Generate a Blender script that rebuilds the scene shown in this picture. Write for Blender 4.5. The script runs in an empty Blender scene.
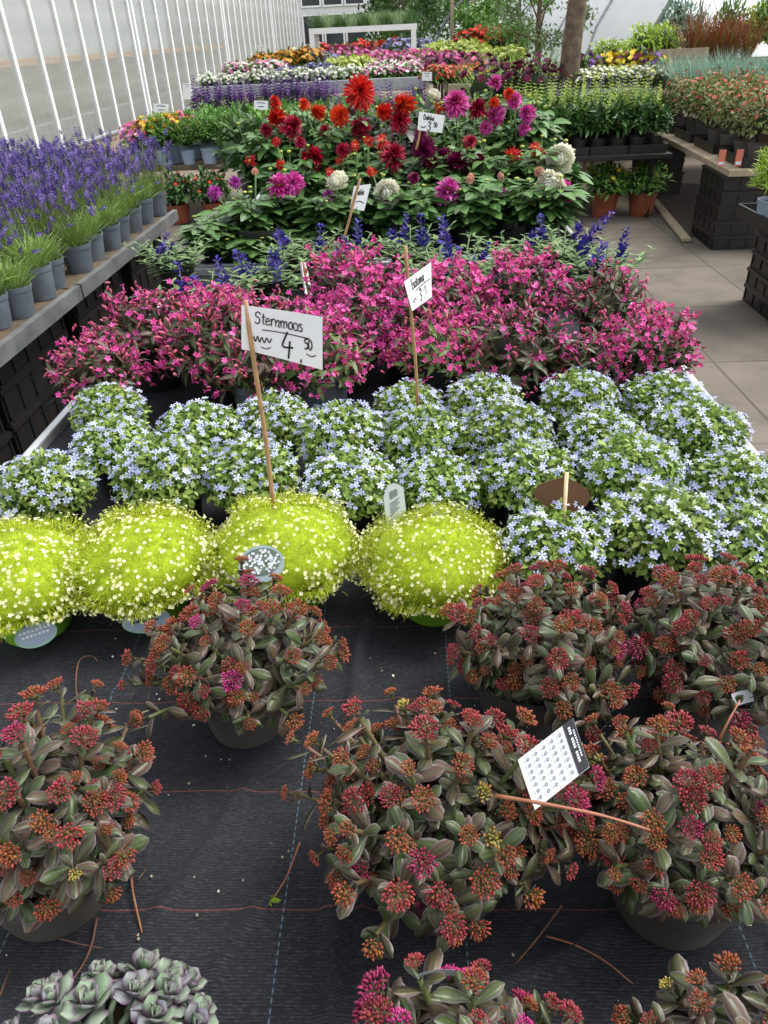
import bpy, math, random
import numpy as np
from mathutils import Matrix, Vector
PI = math.pi
RNG = np.random.default_rng(7)
random.seed(7)
S = bpy.context.scene
COL = S.collection
W = bpy.data.worlds.new("World"); S.world = W; W.use_nodes = True

# ------------------------------------------------------------------ camera
F, CX, CY, H = 738., 384., 512., 1.52
dn = np.array([56., 1138., F]); dn /= np.linalg.norm(dn)
fw = np.array([21., -480., F]); fw /= np.linalg.norm(fw); fw -= dn*(fw@dn); fw /= np.linalg.norm(fw)
rt = np.cross(dn, fw)
CM = np.stack([rt, fw, -dn])                    # world = CM @ (x right, y down, z forward)
C0 = np.array([0, 0, H])
def ray(x, y): return CM @ np.array([(x-CX)/F, (y-CY)/F, 1.])
def P(x, y, z): v = ray(x, y); return C0 + v*((z-H)/v[2])
def Q(x, y, Y): v = ray(x, y); return C0 + v*(Y/v[1])
cam = bpy.data.cameras.new("camera"); co = bpy.data.objects.new("camera", cam); COL.objects.link(co)
R3 = np.stack([CM[:, 0], -CM[:, 1], -CM[:, 2]], 1)
co.matrix_world = Matrix([[*R3[i], C0[i]] for i in range(3)] + [[0, 0, 0, 1]])
cam.sensor_fit = 'VERTICAL'; cam.sensor_height = 24; cam.lens = 24*F/1024
cam.clip_start = 0.02; cam.clip_end = 2000
S.camera = co

# ------------------------------------------------------------------ materials
def lin(h):
    h = h.lstrip('#'); c = [int(h[i:i+2], 16)/255 for i in (0, 2, 4)]
    return tuple(x/12.92 if x <= .04045 else ((x+.055)/1.055)**2.4 for x in c) + (1,)
MATS = {}
class NT:
    def __init__(s, name):
        m = bpy.data.materials.new(name); m.use_nodes = True; s.m = m; s.t = m.node_tree; s.n = s.t.nodes
        s.bs = s.n['Principled BSDF']; s.out = s.n['Material Output']; MATS[name] = m
    def new(s, typ, **kw):
        n = s.n.new(typ)
        for k, v in kw.items(): setattr(n, k, v)
        return n
    def link(s, a, b): s.t.links.new(a, b)
    def ramp(s, fac, stops, interp='LINEAR'):
        r = s.new('ShaderNodeValToRGB'); e = r.color_ramp; e.interpolation = interp
        while len(e.elements) < len(stops): e.elements.new(.5)
        for el, (p, c) in zip(e.elements, stops): el.position = p; el.color = lin(c) if isinstance(c, str) else c
        s.link(fac, r.inputs[0]); return r.outputs[0]
    def mix(s, fac, a, b, mode='MIX'):
        x = s.new('ShaderNodeMix', data_type='RGBA', blend_type=mode)
        for i, v in ((0, fac), (6, a), (7, b)):
            if hasattr(v, 'is_linked'): s.link(v, x.inputs[i])
            elif v is not None: x.inputs[i].default_value = lin(v) if isinstance(v, str) else v
        return x.outputs[2]
    def noise(s, scale, detail=3, rough=.5, vec=None):
        n = s.new('ShaderNodeTexNoise'); n.inputs['Scale'].default_value = scale
        n.inputs['Detail'].default_value = detail; n.inputs['Roughness'].default_value = rough
        if vec is not None: s.link(vec, n.inputs['Vector'])
        return n.outputs['Fac']
    def math(s, op, a, b=0., c=0.):
        n = s.new('ShaderNodeMath', operation=op)
        for i, v in enumerate((a, b, c)):
            if hasattr(v, 'is_linked'): s.link(v, n.inputs[i])
            else: n.inputs[i].default_value = v
        return n.outputs[0]
    def bump(s, h, strength=.3, dist=.01):
        b = s.new('ShaderNodeBump'); b.inputs['Strength'].default_value = strength; b.inputs['Distance'].default_value = dist
        s.link(h, b.inputs['Height']); s.link(b.outputs[0], s.bs.inputs['Normal'])
    def obj(s): return s.new('ShaderNodeTexCoord').outputs['Object']

def plant_mat(name, stops, edge=None, tip=None, mid=None, rough=.5, trans=.0, spec=.4, edge_from=.55, tip_from=.55):
    """colour per leaf from a random value; optional natural pale margin / tip / midrib."""
    t = NT(name); at = t.new('ShaderNodeAttribute', attribute_name='fa'); sp = t.new('ShaderNodeSeparateXYZ'); t.link(at.outputs['Vector'], sp.inputs[0])
    c = t.ramp(sp.outputs[2], stops)
    oi = t.new('ShaderNodeObjectInfo')
    hs = t.new('ShaderNodeHueSaturation'); t.link(c, hs.inputs['Color'])
    t.link(t.math('MULTIPLY_ADD', oi.outputs['Random'], .24, .88), hs.inputs['Value'])
    t.link(t.math('MULTIPLY_ADD', oi.outputs['Random'], .012, .494), hs.inputs['Hue'])
    c = hs.outputs[0]
    def band(src, a, b): 
        mr = t.new('ShaderNodeMapRange'); t.link(src, mr.inputs[0]); mr.inputs[1].default_value = a; mr.inputs[2].default_value = b; return mr.outputs[0]
    if mid: c = t.mix(band(sp.outputs[0], .3, 0.), c, mid)
    if edge: c = t.mix(band(sp.outputs[0], edge_from, 1.), c, edge)
    if tip: c = t.mix(band(sp.outputs[1], tip_from, 1.), c, tip)
    nz = t.noise(90, 2); c = t.mix(t.math('MULTIPLY', nz, .35), c, t.mix(1., c, (.35, .35, .35, 1), 'MULTIPLY'))
    t.link(c, t.bs.inputs['Base Color']); t.bs.inputs['Roughness'].default_value = rough
    t.bs.inputs['Specular IOR Level'].default_value = spec
    if trans:
        tr = t.new('ShaderNodeBsdfTranslucent'); t.link(c, tr.inputs['Color'])
        mx = t.new('ShaderNodeMixShader'); mx.inputs[0].default_value = trans
        t.link(t.bs.outputs[0], mx.inputs[1]); t.link(tr.outputs[0], mx.inputs[2]); t.link(mx.outputs[0], t.out.inputs[0])
    return t.m

def simple(name, a, b=None, scale=8, rough=.5, spec=.5, metal=0, bump=0, detail=4, bscale=None):
    t = NT(name)
    if b:
        nz = t.noise(scale, detail, .6, t.obj()); t.link(t.ramp(nz, [(.3, a), (.7, b)]), t.bs.inputs['Base Color'])
    else: t.bs.inputs['Base Color'].default_value = lin(a)
    t.bs.inputs['Roughness'].default_value = rough; t.bs.inputs['Specular IOR Level'].default_value = spec; t.bs.inputs['Metallic'].default_value = metal
    if bump: t.bump(t.noise(bscale or scale*4, 4, .6, t.obj()), bump, .005)
    return t.m

M = {}
M['sedum_leaf'] = plant_mat('sedum_leaf', [(0, '#3e522a'), (.35, '#505a38'), (.65, '#624a3e'), (1, '#464432')], edge='#92868a', mid='#3c4628', rough=.38, spec=.45, edge_from=.66)
M['sedum_stem'] = plant_mat('sedum_stem', [(0, '#5a6a38'), (1, '#6b4a3c')], rough=.5)
for k, st in dict(rust=[(0, '#82682c'), (.35, '#8c4e27'), (1, '#86382a')], red=[(0, '#70502a'), (.35, '#86282c'), (1, '#9a3c44')], brick=[(0, '#785a2a'), (.4, '#843a26'), (1, '#903e34')],
                 magenta=[(0, '#681c34'), (.5, '#8c1c48'), (1, '#a63662')], hot=[(0, '#7e1450'), (.5, '#b02472'), (1, '#c84a8c')], lime=[(0, '#8a8a34'), (.5, '#9c9440'), (1, '#a87a3c')]).items():
    M['bud_'+k] = plant_mat('bud_'+k, st, rough=.5)
M['glauc'] = plant_mat('glaucous_leaf', [(0, '#6c8468'), (.5, '#869680'), (1, '#7e7c86')], edge='#7c5c78', rough=.5, spec=.25, edge_from=.6)
M['sagina'] = plant_mat('moss_blade', [(0, '#8ca010'), (.5, '#bac928'), (1, '#dce65a')], rough=.6, trans=.25)
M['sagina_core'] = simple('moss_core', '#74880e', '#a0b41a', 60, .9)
M['sag_flower'] = plant_mat('moss_flower', [(0, '#e8e6a4'), (1, '#f6f4cc')], mid='#d8d468', rough=.6, trans=.2)
M['iso_leaf'] = plant_mat('creeper_leaf', [(0, '#587a2c'), (.5, '#84a044'), (1, '#a8b862')], rough=.45, trans=.2)
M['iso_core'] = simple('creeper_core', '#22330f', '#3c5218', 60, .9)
M['iso_flower'] = plant_mat('creeper_flower', [(0, '#a4ade0'), (.5, '#bec6ec'), (1, '#dce1f6')], rough=.6, trans=.2)
M['wei_leaf'] = plant_mat('shrub_leaf', [(0, '#2e3c1c'), (.4, '#42532e'), (.75, '#44352e'), (1, '#4e3436')], mid='#6d6f4c', rough=.45, trans=.12)
M['wei_green'] = plant_mat('shrub_green_leaf', [(0, '#405625'), (.5, '#5f7a3a'), (1, '#4d5a36')], mid='#7d8a58', rough=.45, trans=.15)
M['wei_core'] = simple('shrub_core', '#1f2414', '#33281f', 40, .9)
M['wei_flower'] = plant_mat('shrub_flower', [(0, '#b4206e'), (.5, '#d83896'), (1, '#e868b6')], tip='#ee7cba', rough=.55, trans=.22)
M['wei_bud'] = plant_mat('shrub_bud', [(0, '#8e3048'), (.5, '#b04662'), (1, '#c76a80')], rough=.5)
M['sal_leaf'] = plant_mat('sage_leaf', [(0, '#4a6238'), (.5, '#637f4a'), (1, '#7c9660')], mid='#8ba272', rough=.6, trans=.15)
M['sal_flower'] = plant_mat('sage_flower', [(0, '#2a1c70'), (.5, '#392b92'), (1, '#5244ac')], rough=.55, trans=.15)
M['sal_calyx'] = plant_mat('sage_calyx', [(0, '#4a3d5c'), (1, '#63705a')], rough=.6)
M['dah_leaf'] = plant_mat('dahlia_leaf', [(0, '#2e4a20'), (.5, '#446832'), (1, '#5e8644')], mid='#6e8e54', rough=.42, spec=.35, trans=.12)
M['dah_dark'] = plant_mat('dahlia_dark_leaf', [(0, '#23211f'), (.5, '#333a30'), (1, '#443438')], rough=.4)
M['dah_bud'] = plant_mat('dahlia_bud', [(0, '#7d8c30'), (1, '#a9ad42')], rough=.5)
for k, st in dict(ro=[(0, '#9a0e0a'), (.5, '#d62618'), (1, '#ee4c28')], crim=[(0, '#5c0620'), (.5, '#a00e34'), (1, '#c22450')], pink=[(0, '#a0186c'), (.5, '#cc3a9c'), (1, '#e670c2')],
                 plum=[(0, '#44062c'), (.5, '#740f46'), (1, '#962260')], white=[(0, '#f0eed2'), (.5, '#f8f7e6'), (1, '#fcfbf2')], red=[(0, '#a80c14'), (.5, '#cc1a1e'), (1, '#d8402c')],
                 violet=[(0, '#8a1a7c'), (.5, '#a92c98'), (1, '#bd4fae')], rose=[(0, '#d49a8e'), (1, '#e6b8a8')]).items():
    M['pet_'+k] = plant_mat('petal_'+k, st, rough=.5, trans=.22, spec=.3)
M['pet_duo'] = plant_mat('petal_duo', [(0, '#a01048'), (.5, '#b01850'), (1, '#c02c68')], tip='#dc54b4', tip_from=.45, rough=.5, trans=.2)
M['pet_eye'] = simple('petal_eye', '#d8a018', '#c07010', 200, .7)
M['lav_leaf'] = plant_mat('lavender_leaf', [(0, '#749440'), (.5, '#94b458'), (1, '#acc478')], rough=.6, trans=.2)
M['lav_stem'] = plant_mat('lavender_stem', [(0, '#6a8048'), (1, '#8a9a62')], rough=.6)
M['lav_flower'] = plant_mat('lavender_flower', [(0, '#4a3a76'), (.5, '#68549c'), (1, '#8a78ba')], rough=.65, trans=.1)
M['bush_leaf'] = plant_mat('bush_leaf', [(0, '#46702a'), (.5, '#62903a'), (1, '#7da650')], rough=.5, trans=.2)
M['rose_leaf'] = plant_mat('rose_leaf', [(0, '#4c5c2a'), (.5, '#6e7f42'), (1, '#8a7c4c')], rough=.5, trans=.2)
M['deep_leaf'] = plant_mat('deep_leaf', [(0, '#2b4a1f'), (.5, '#40642c'), (1, '#567a3a')], rough=.45, trans=.15)
M['lime_leaf'] = plant_mat('lime_leaf', [(0, '#7f9a2a'), (.5, '#9cb838'), (1, '#b6cc54')], rough=.5, trans=.25)
M['blue_blade'] = plant_mat('blue_blade', [(0, '#6f8f7c'), (.5, '#86a592'), (1, '#9ab8a4')], rough=.6, trans=.15)
M['red_blade'] = plant_mat('red_blade', [(0, '#7a4a2c'), (.5, '#8a3a2c'), (1, '#7f8a4a')], tip='#8f3030', rough=.6, trans=.15)
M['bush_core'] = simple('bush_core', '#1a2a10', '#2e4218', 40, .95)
def fm(k, a, b, c): M['fl_'+k] = plant_mat('bloom_'+k, [(0, a), (.5, b), (1, c)], rough=.6, trans=.2)
fm('white', '#dcdccc', '#eeeee2', '#f6f6ee'); fm('yellow', '#d2b012', '#e8c81e', '#f0da50'); fm('orange', '#c8801c', '#d89a34', '#e0b860')
fm('pink', '#cc6fa0', '#dd8fb8', '#e8b0cc'); fm('hotpink', '#c04080', '#d4609c', '#e080b0'); fm('red', '#b81812', '#d42a1e', '#e0452e'); fm('purple', '#4a1f6c', '#642f8a', '#7e4aa0')
fm('violet', '#7a74a8', '#928cb8', '#b0acc8'); fm('limey', '#b0bc5c', '#c6d074', '#dade98'); fm('salmon', '#c86a58', '#d67c66', '#e09280'); fm('snap', '#6f8c40', '#a0b456', '#ccd27a'); fm('maroon', '#4c1432', '#6a1c40', '#8a2a54')
M['bark'] = simple('bark', '#4e443a', '#7a6a58', 14, .9, .2, bump=.8, bscale=30)
M['twig'] = simple('twig', '#4e3226', '#70503c', 30, .7)
M['twig_red'] = simple('twig_red', '#8a4644', '#96693c', 9, .5)
M['pot_black'] = simple('pot_black', '#1c1c1d', '#2a2a2a', 20, .45, .4)
M['pot_taupe'] = simple('pot_taupe', '#4a4742', '#5a5650', 10, .5, .4)
M['pot_grey'] = simple('pot_grey', '#4a5159', '#6c747e', 7, .5, .4)
M['pot_slate'] = simple('pot_slate', '#7f8ea0', '#93a2b4', 12, .5, .4)
M['pot_green'] = simple('pot_green', '#6a9a28', '#7eb034', 8, .35, .5)
M['pot_terra'] = simple('pot_terra', '#743a24', '#8e5038', 14, .7, .3)
M['soil'] = simple('soil', '#1c140e', '#36281c', 120, .95, .1, bump=.6)
M['crate'] = simple('crate_plastic', '#161514', '#242220', 9, .42, .4)
M['alu'] = simple('aluminium', '#b4b8ba', '#c9cccd', 10, .4, .5, .55)
M['greymetal'] = simple('grey_metal', '#6d7072', '#8b8d8c', 12, .5, .5, .3)
M['zinc'] = simple('zinc', '#9a9fa2', '#b4b8ba', 9, .55, .5, .2)
M['railmetal'] = simple('rail_metal', '#54585a', '#7a7c7a', 8, .55, .4, .2)
M['whitepaint'] = simple('white_paint', '#e2e4e4', '#ecedec', 6, .45)
M['woodgrey'] = simple('weathered_wood', '#8a7d68', '#a89a82', 18, .8, .2, bump=.3)
M['wood_table'] = simple('dirty_wood', '#4a4036', '#6a5c4c', 14, .85, .2, bump=.3)
M['stick'] = simple('stick_wood', '#94704e', '#b08c66', 40, .7, .3)
M['stick_pale'] = simple('pale_stick_wood', '#d0b48c', '#dcc4a0', 40, .7, .3)
M['paper'] = simple('paper', '#c9ced6', '#d4d9e0', 5, .6, .3)
M['sign_paper'] = simple('sign_paper', '#e6e9ee', '#eff1f4', 5, .6, .3)
M['paper_old'] = simple('paper_old', '#c9cbd0', '#dcdee2', 5, .6, .3)
M['ink'] = simple('ink', '#101014', rough=.5)
M['ink_grey'] = simple('grey_ink', '#565b64', rough=.6)
M['ink_red'] = simple('red_ink', '#c03050', rough=.6)
M['tag_black'] = simple('tag_black', '#26272a', rough=.4)
M['tag_teal'] = simple('tag_teal', '#7fa095', '#94b2a4', 14, .35)
M['tag_blue'] = simple('tag_blue', '#7d8e94', '#8fa0a4', 14, .4)
M['deep_print'] = simple('dark_print', '#4c584c', '#6c7868', 60, .6, .2)
M['brown_card'] = simple('brown_card', '#4c3420', '#5f4329', 30, .7, .3)
M['plinth'] = simple('plinth_concrete', '#8c8272', '#a59b8a', 5, .9, .2, bump=.3)
M['render_white'] = simple('white_render', '#c8cccb', '#d8dbd9', 3, .8)
M['dark_glass'] = simple('dark_glass', '#1c242a', '#2a343a', 2, .08, .6)
M['film'] = None

# ------------------------------------------------------------------ mesh kit
class Geo:
    def __init__(s): s.V = []; s.A = []; s.F = {3: [], 4: []}; s.I = {3: [], 4: []}; s.n = 0
    def put(s, V, A, F, I):
        s.V.append(V); s.A.append(A)
        for k in (3, 4):
            if k in F and len(F[k]): s.F[k].append(np.asarray(F[k])+s.n); s.I[k].append(np.asarray(I[k]))
        s.n += len(V)
    def scatter(s, t, R, L, rnd=None, mi=None, keep=False):
        V, A, F, I = t; n, v = len(L), len(V)
        if n == 0: return
        X = (np.einsum('nij,vj->nvi', R, V) + L[:, None, :]).reshape(-1, 3)
        AA = np.tile(A, (n, 1))
        if rnd is None: rnd = RNG.random(n)
        rr = np.repeat(rnd, v); AA[:, 2] = (AA[:, 2]*.5 + rr*.5) if keep else rr
        off = (np.arange(n)*v)
        FF, II = {}, {}
        for k in (3, 4):
            if k in F and len(F[k]):
                FF[k] = (np.asarray(F[k])[None] + off[:, None, None]).reshape(-1, k); ii = np.asarray(I[k]) if mi is None else np.full(len(F[k]), mi); II[k] = np.tile(ii, n)
        s.put(X, AA, FF, II)
    def tpl(s):
        V = np.concatenate(s.V); A = np.concatenate(s.A)
        return V, A, {k: np.concatenate(s.F[k]) for k in (3, 4) if s.F[k]}, {k: np.concatenate(s.I[k]) for k in (3, 4) if s.I[k]}
    def poly(s, V, F, mi=0, a=(0, 0, .5)):
        V = np.asarray(V, float); A = np.tile(np.array(a, float), (len(V), 1)); D = {3: [f for f in F if len(f) == 3], 4: [f for f in F if len(f) == 4]}
        s.put(V, A, D, {k: [mi]*len(D[k]) for k in D})
    def box(s, x0, x1, y0, y1, z0, z1, mi=0, rz=0, piv=None):
        V = np.array([[x, y, z] for x in (x0, x1) for y in (y0, y1) for z in (z0, z1)], float)
        if rz:
            p = np.array(piv if piv is not None else [(x0+x1)/2, (y0+y1)/2, 0]); c, q = math.cos(rz), math.sin(rz)
            d = V-p; V = np.stack([d[:, 0]*c-d[:, 1]*q, d[:, 0]*q+d[:, 1]*c, d[:, 2]], 1)+p
        s.poly(V, [(0, 1, 3, 2), (4, 6, 7, 5), (0, 4, 5, 1), (2, 3, 7, 6), (0, 2, 6, 4), (1, 5, 7, 3)], mi)
    def tube(s, pts, rad, seg=6, mi=0, rnd=.5, cap=True):
        pts = np.asarray(pts, float); n = len(pts); rad = np.broadcast_to(np.asarray(rad, float), (n,))
        tg = np.gradient(pts, axis=0); tg /= np.linalg.norm(tg, axis=1)[:, None]+1e-9
        ref = np.array([0, 0, 1.]) if abs(tg[0][2]) < .9 else np.array([1., 0, 0])
        X = np.cross(tg, ref); X /= np.linalg.norm(X, axis=1)[:, None]+1e-9; Y = np.cross(tg, X)
        a = np.arange(seg)*2*PI/seg
        V = (pts[:, None] + rad[:, None, None]*(np.cos(a)[None, :, None]*X[:, None]+np.sin(a)[None, :, None]*Y[:, None])).reshape(-1, 3)
        Fq = [(i*seg+j, i*seg+(j+1) % seg, (i+1)*seg+(j+1) % seg, (i+1)*seg+j) for i in range(n-1) for j in range(seg)]
        Ft = []
        if cap:
            V = np.concatenate([V, pts[:1], pts[-1:]]); b = n*seg
            Ft = [(b, (j+1) % seg, j) for j in range(seg)] + [(b+1, (n-1)*seg+j, (n-1)*seg+(j+1) % seg) for j in range(seg)]
        A = np.tile(np.array([0, 0, rnd]), (len(V), 1)); s.put(V, A, {4: Fq, 3: Ft}, {4: [mi]*len(Fq), 3: [mi]*len(Ft)})
    def lathe(s, prof, seg=24, mi=None, c=(0, 0, 0)):
        prof = np.asarray(prof, float); n = len(prof); a = np.arange(seg)*2*PI/seg
        V = np.stack([prof[:, :1]*np.cos(a), prof[:, :1]*np.sin(a), np.repeat(prof[:, 1:2], seg, 1)], 2).reshape(-1, 3)+np.array(c)
        Fq = [(i*seg+j, i*seg+(j+1) % seg, (i+1)*seg+(j+1) % seg, (i+1)*seg+j) for i in range(n-1) for j in range(seg)]
        I = [(mi[i] if mi else 0) for i in range(n-1) for j in range(seg)]
        s.put(V, np.tile(np.array([0, 0, .5]), (len(V), 1)), {4: Fq}, {4: I})
    def mesh(s, name, mats, smooth=True):
        me = bpy.data.meshes.new(name); V, A, F, I = s.tpl(); me.vertices.add(len(V)); me.vertices.foreach_set('co', V.astype(np.float32).ravel())
        li = np.concatenate([F[k].ravel() for k in (3, 4) if k in F]); npol = sum(len(F[k]) for k in F)
        st = []; o = 0
        for k in (3, 4):
            if k in F: st.append(o+np.arange(len(F[k]))*k); o += len(F[k])*k
        me.loops.add(len(li)); me.loops.foreach_set('vertex_index', li.astype(np.int32))
        me.polygons.add(npol); me.polygons.foreach_set('loop_start', np.concatenate(st).astype(np.int32))
        me.polygons.foreach_set('material_index', np.concatenate([I[k] for k in (3, 4) if k in I]).astype(np.int32))
        at = me.attributes.new('fa', 'FLOAT_VECTOR', 'POINT'); at.data.foreach_set('vector', A.astype(np.float32).ravel())
        for m in (mats if isinstance(mats, (list, tuple)) else [mats]): me.materials.append(m)
        me.update(calc_edges=True); me.validate()
        me.polygons.foreach_set('use_smooth', np.full(npol, smooth)); me.update()
        return me

def nrm(v): return v/(np.linalg.norm(v, axis=-1, keepdims=True)+1e-9)
def frame(y, up):
    """matrices with column Y = y and Z towards up"""
    y = nrm(y); x = nrm(np.cross(y, up)); z = np.cross(x, y); return np.stack([x, y, z], 2)
def zframe(z, spin=None):
    z = nrm(z); n = len(z); r = RNG.normal(size=(n, 3)) if spin is None else spin; x = nrm(np.cross(z, r)); y = np.cross(z, x); return np.stack([x, y, z], 2)
def leaf(L, Wd, prof, n=4, curl=.0, fold=.0, thick=0., t0=.0):
    t = np.linspace(0, 1, n+1); w = Wd/2*np.array([prof(x) for x in t]); V, A = [], []
    for i in range(n+1):
        y = L*t[i]; z = -curl*L*t[i]**2
        V += [[-w[i], y, z+fold*w[i]], [0, y, z+thick*w[i]], [w[i], y, z+fold*w[i]]]; A += [[1, t[i], 0], [0, t[i], 0], [1, t[i], 0]]
        if thick: V.append([0, y, z-thick*w[i]]); A.append([0, t[i], 0])
    k = 4 if thick else 3; Fq = []
    for i in range(n):
        a, b = i*k, (i+1)*k
        Fq += [(a, a+1, b+1, b), (a+1, a+2, b+2, b+1)]
        if thick: Fq += [(a+2, a+3, b+3, b+2), (a+3, a, b, b+3)]
    return np.array(V), np.array(A, float), {4: np.array(Fq)}, {4: np.zeros(len(Fq), int)}
ovate = lambda t: max(.04, math.sin(PI*min(1, t**.7))**.9) if t < 1 else .03
obov = lambda t: .22+.78*math.sin(PI*.5*min(1, t/.68))**1.6 if t < .68 else max(.12, math.cos(PI*.5*((t-.68)/.34)**1.3))
lance = lambda t: max(.03, math.sin(PI*t**.85)) if t < 1 else .03
def blade(L, w, bend=.15):
    V = np.array([[-w/2, 0, 0], [w/2, 0, 0], [w*.4, L*.55, bend*L*.3], [-w*.4, L*.55, bend*L*.3], [0, L, bend*L]]); A = np.array([[0, 0, 0], [0, 0, 0], [0, .5, 0], [0, .5, 0], [0, 1., 0]])
    return V, A, {4: np.array([[0, 1, 2, 3]]), 3: np.array([[3, 2, 4]])}, {4: np.array([0]), 3: np.array([0])}
def star(r, n=5, w=.5, cup=.15, mid=.55):
    V = [[0, 0, 0]]; A = [[0, 0, 0]]; Fq = []
    for i in range(n):
        a = 2*PI*i/n; c, q = math.cos(a), math.sin(a); h = w*r/2
        b = len(V); V += [[c*r*mid+q*h, q*r*mid-c*h, cup*r*.6], [c*r, q*r, cup*r], [c*r*mid-q*h, q*r*mid+c*h, cup*r*.6]]
        A += [[.7, .5, 0], [1, 1, 0], [.7, .5, 0]]; Fq.append((0, b, b+1, b+2))
    return np.array(V), np.array(A, float), {4: np.array(Fq)}, {4: np.zeros(n, int)}
def bud(r, h, seg=5):
    g = Geo(); pr = [(r*.35, 0), (r, h*.45), (r*.7, h*.8), (0.0001, h)]; g.lathe(pr, seg); t = g.tpl(); A = t[1].copy(); A[:, 1] = t[0][:, 2]/h; return t[0], A, t[2], t[3]
def ico(r, sub=2, noise=0., squash=(1, 1, 1)):
    import bmesh
    bm = bmesh.new(); bmesh.ops.create_icosphere(bm, subdivisions=sub, radius=1)
    V = np.array([v.co for v in bm.verts]); Fs = np.array([[v.index for v in f.verts] for f in bm.faces]); bm.free()
    if noise: V = V*(1+noise*(np.sin(V[:, :1]*5+1)*np.sin(V[:, 1:2]*6+2)+np.sin(V[:, 2:3]*7)*.5+RNG.normal(size=(len(V), 1))*.4))
    return V*r*np.array(squash), np.tile(np.array([0, 0, .5]), (len(V), 1)), {3: Fs}, {3: np.zeros(len(Fs), int)}
EYE = np.eye(3)[None]; ZERO = np.zeros((1, 3))
def dome_dirs(n, zmin=-.1, jit=.08):
    i = np.arange(n)+.5; z = 1-(1-zmin)*i/n; ph = i*2.399963+RNG.random()*6
    r = np.sqrt(np.clip(1-z*z, 0, 1)); d = np.stack([r*np.cos(ph), r*np.sin(ph), z], 1)+RNG.normal(size=(n, 3))*jit; return nrm(d)
UP = np.array([0, 0, 1.])

# ------------------------------------------------------------------ object helpers
def tag(o, label, cat, group=None, kind=None):
    o['label'] = label; o['category'] = cat
    if group: o['group'] = group
    if kind: o['kind'] = kind
    return o
def ob(name, data, parent=None, loc=(0, 0, 0), mat=None):
    o = bpy.data.objects.new(name, data); COL.objects.link(o)
    if parent: o.parent = parent
    if mat is not None: o.matrix_local = mat
    else: o.location = loc
    return o
def thing(name, label, cat, loc, group=None, rz=0, sc=1):
    o = ob(name, None, None, loc); o.rotation_euler = (0, 0, rz); o.scale = (sc,)*3 if not hasattr(sc, '__len__') else sc; o.empty_display_size = .05
    return tag(o, label, cat, group)
def ordn(i): return ['first', 'second', 'third', 'fourth', 'fifth', 'sixth', 'seventh', 'eighth', 'ninth', 'tenth', 'eleventh', 'twelfth', 'thirteenth', 'fourteenth', 'fifteenth', 'sixteenth'][i]
def plant(proto, name, label, cat, loc, group=None, rz=None, sc=1, extra=None):
    t = thing(name, label, cat, loc, group, random.uniform(0, 6.28) if rz is None else rz, sc)
    for nm, me in proto: ob(nm, me, t)
    return t
def pot_mesh(name, r, h, mat, taper=.78, lip=.006, lip_h=.018, soil=.85):
    g = Geo(); rb = r*taper
    g.lathe([(0.001, .0), (rb, 0), (rb+(r-rb)*.8, h-lip_h), (r, h-lip_h), (r+lip*.3, h), (r-lip*.6, h), (r-lip, h*soil), (.001, h*soil)], 28, [0, 0, 0, 0, 0, 0, 1])
    me = g.mesh(name, [mat, M['soil']]); 
    me.polygons.foreach_set('use_smooth', np.ones(len(me.polygons), bool)); me.set_sharp_from_angle(angle=.6) if hasattr(me, 'set_sharp_from_angle') else None
    return me
# ------------------------------------------------------------------ plant builders
LEAF_SEDUM = [leaf(1, w, obov, 6, c, .16, .12) for w, c in ((.42, .15), (.47, -.10), (.38, .30), (.45, .1))]
def sedum_head(name, kind, nb=34, r=.0145):
    g = Geo(); nb = int(nb*1.35); b = bud(.0017, .0058, 5); i = np.arange(nb)+.5; rr = r*.92*np.sqrt(i/nb); ph = i*2.399963
    L = np.stack([rr*np.cos(ph), rr*np.sin(ph), .010-.34*rr*rr/r+RNG.normal(size=nb)*.0012], 1)
    Z = nrm(np.stack([L[:, 0]*62, L[:, 1]*62, np.ones(nb)*.75], 1)+RNG.normal(size=(nb, 3))*.16); s = RNG.uniform(.7, 1.3, nb)
    g.scatter(b, zframe(Z)*s[:, None, None], L, np.clip(.25+.5*rr/r+RNG.normal(size=nb)*.22, 0, 1), 0)
    g.tube([[0, 0, -.012], [0, 0, .008]], [.0022, .0035], 5, 1)
    for k in range(9):
        a = RNG.random()*6.28; q = r*.7; g.tube([[0, 0, -.004], [q*.5*math.cos(a), q*.5*math.sin(a), .002], [q*math.cos(a), q*math.sin(a), .007]], .0012, 4, 1)
    t = leaf(.013, .0045, ovate, 3, .3, .2); d = dome_dirs(8, .1, .1); d[:, 2] = .45
    g.scatter(t, frame(nrm(d), np.tile(UP, (8, 1))), np.tile([[0, 0, -.003]], (8, 1)), None, 2)
    return g.mesh(name, [M['bud_'+kind], M['sedum_stem'], M['sedum_leaf']])
HEADS = {k: [sedum_head('flower_head', k, nb, r) for nb, r in v] for k, v in dict(rust=[(26, .0125), (36, .015)], brick=[(30, .0135), (40, .016)], red=[(34, .0145), (44, .017)], magenta=[(44, .0165)], hot=[(46, .017)], lime=[(16, .0095)]).items()}
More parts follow.
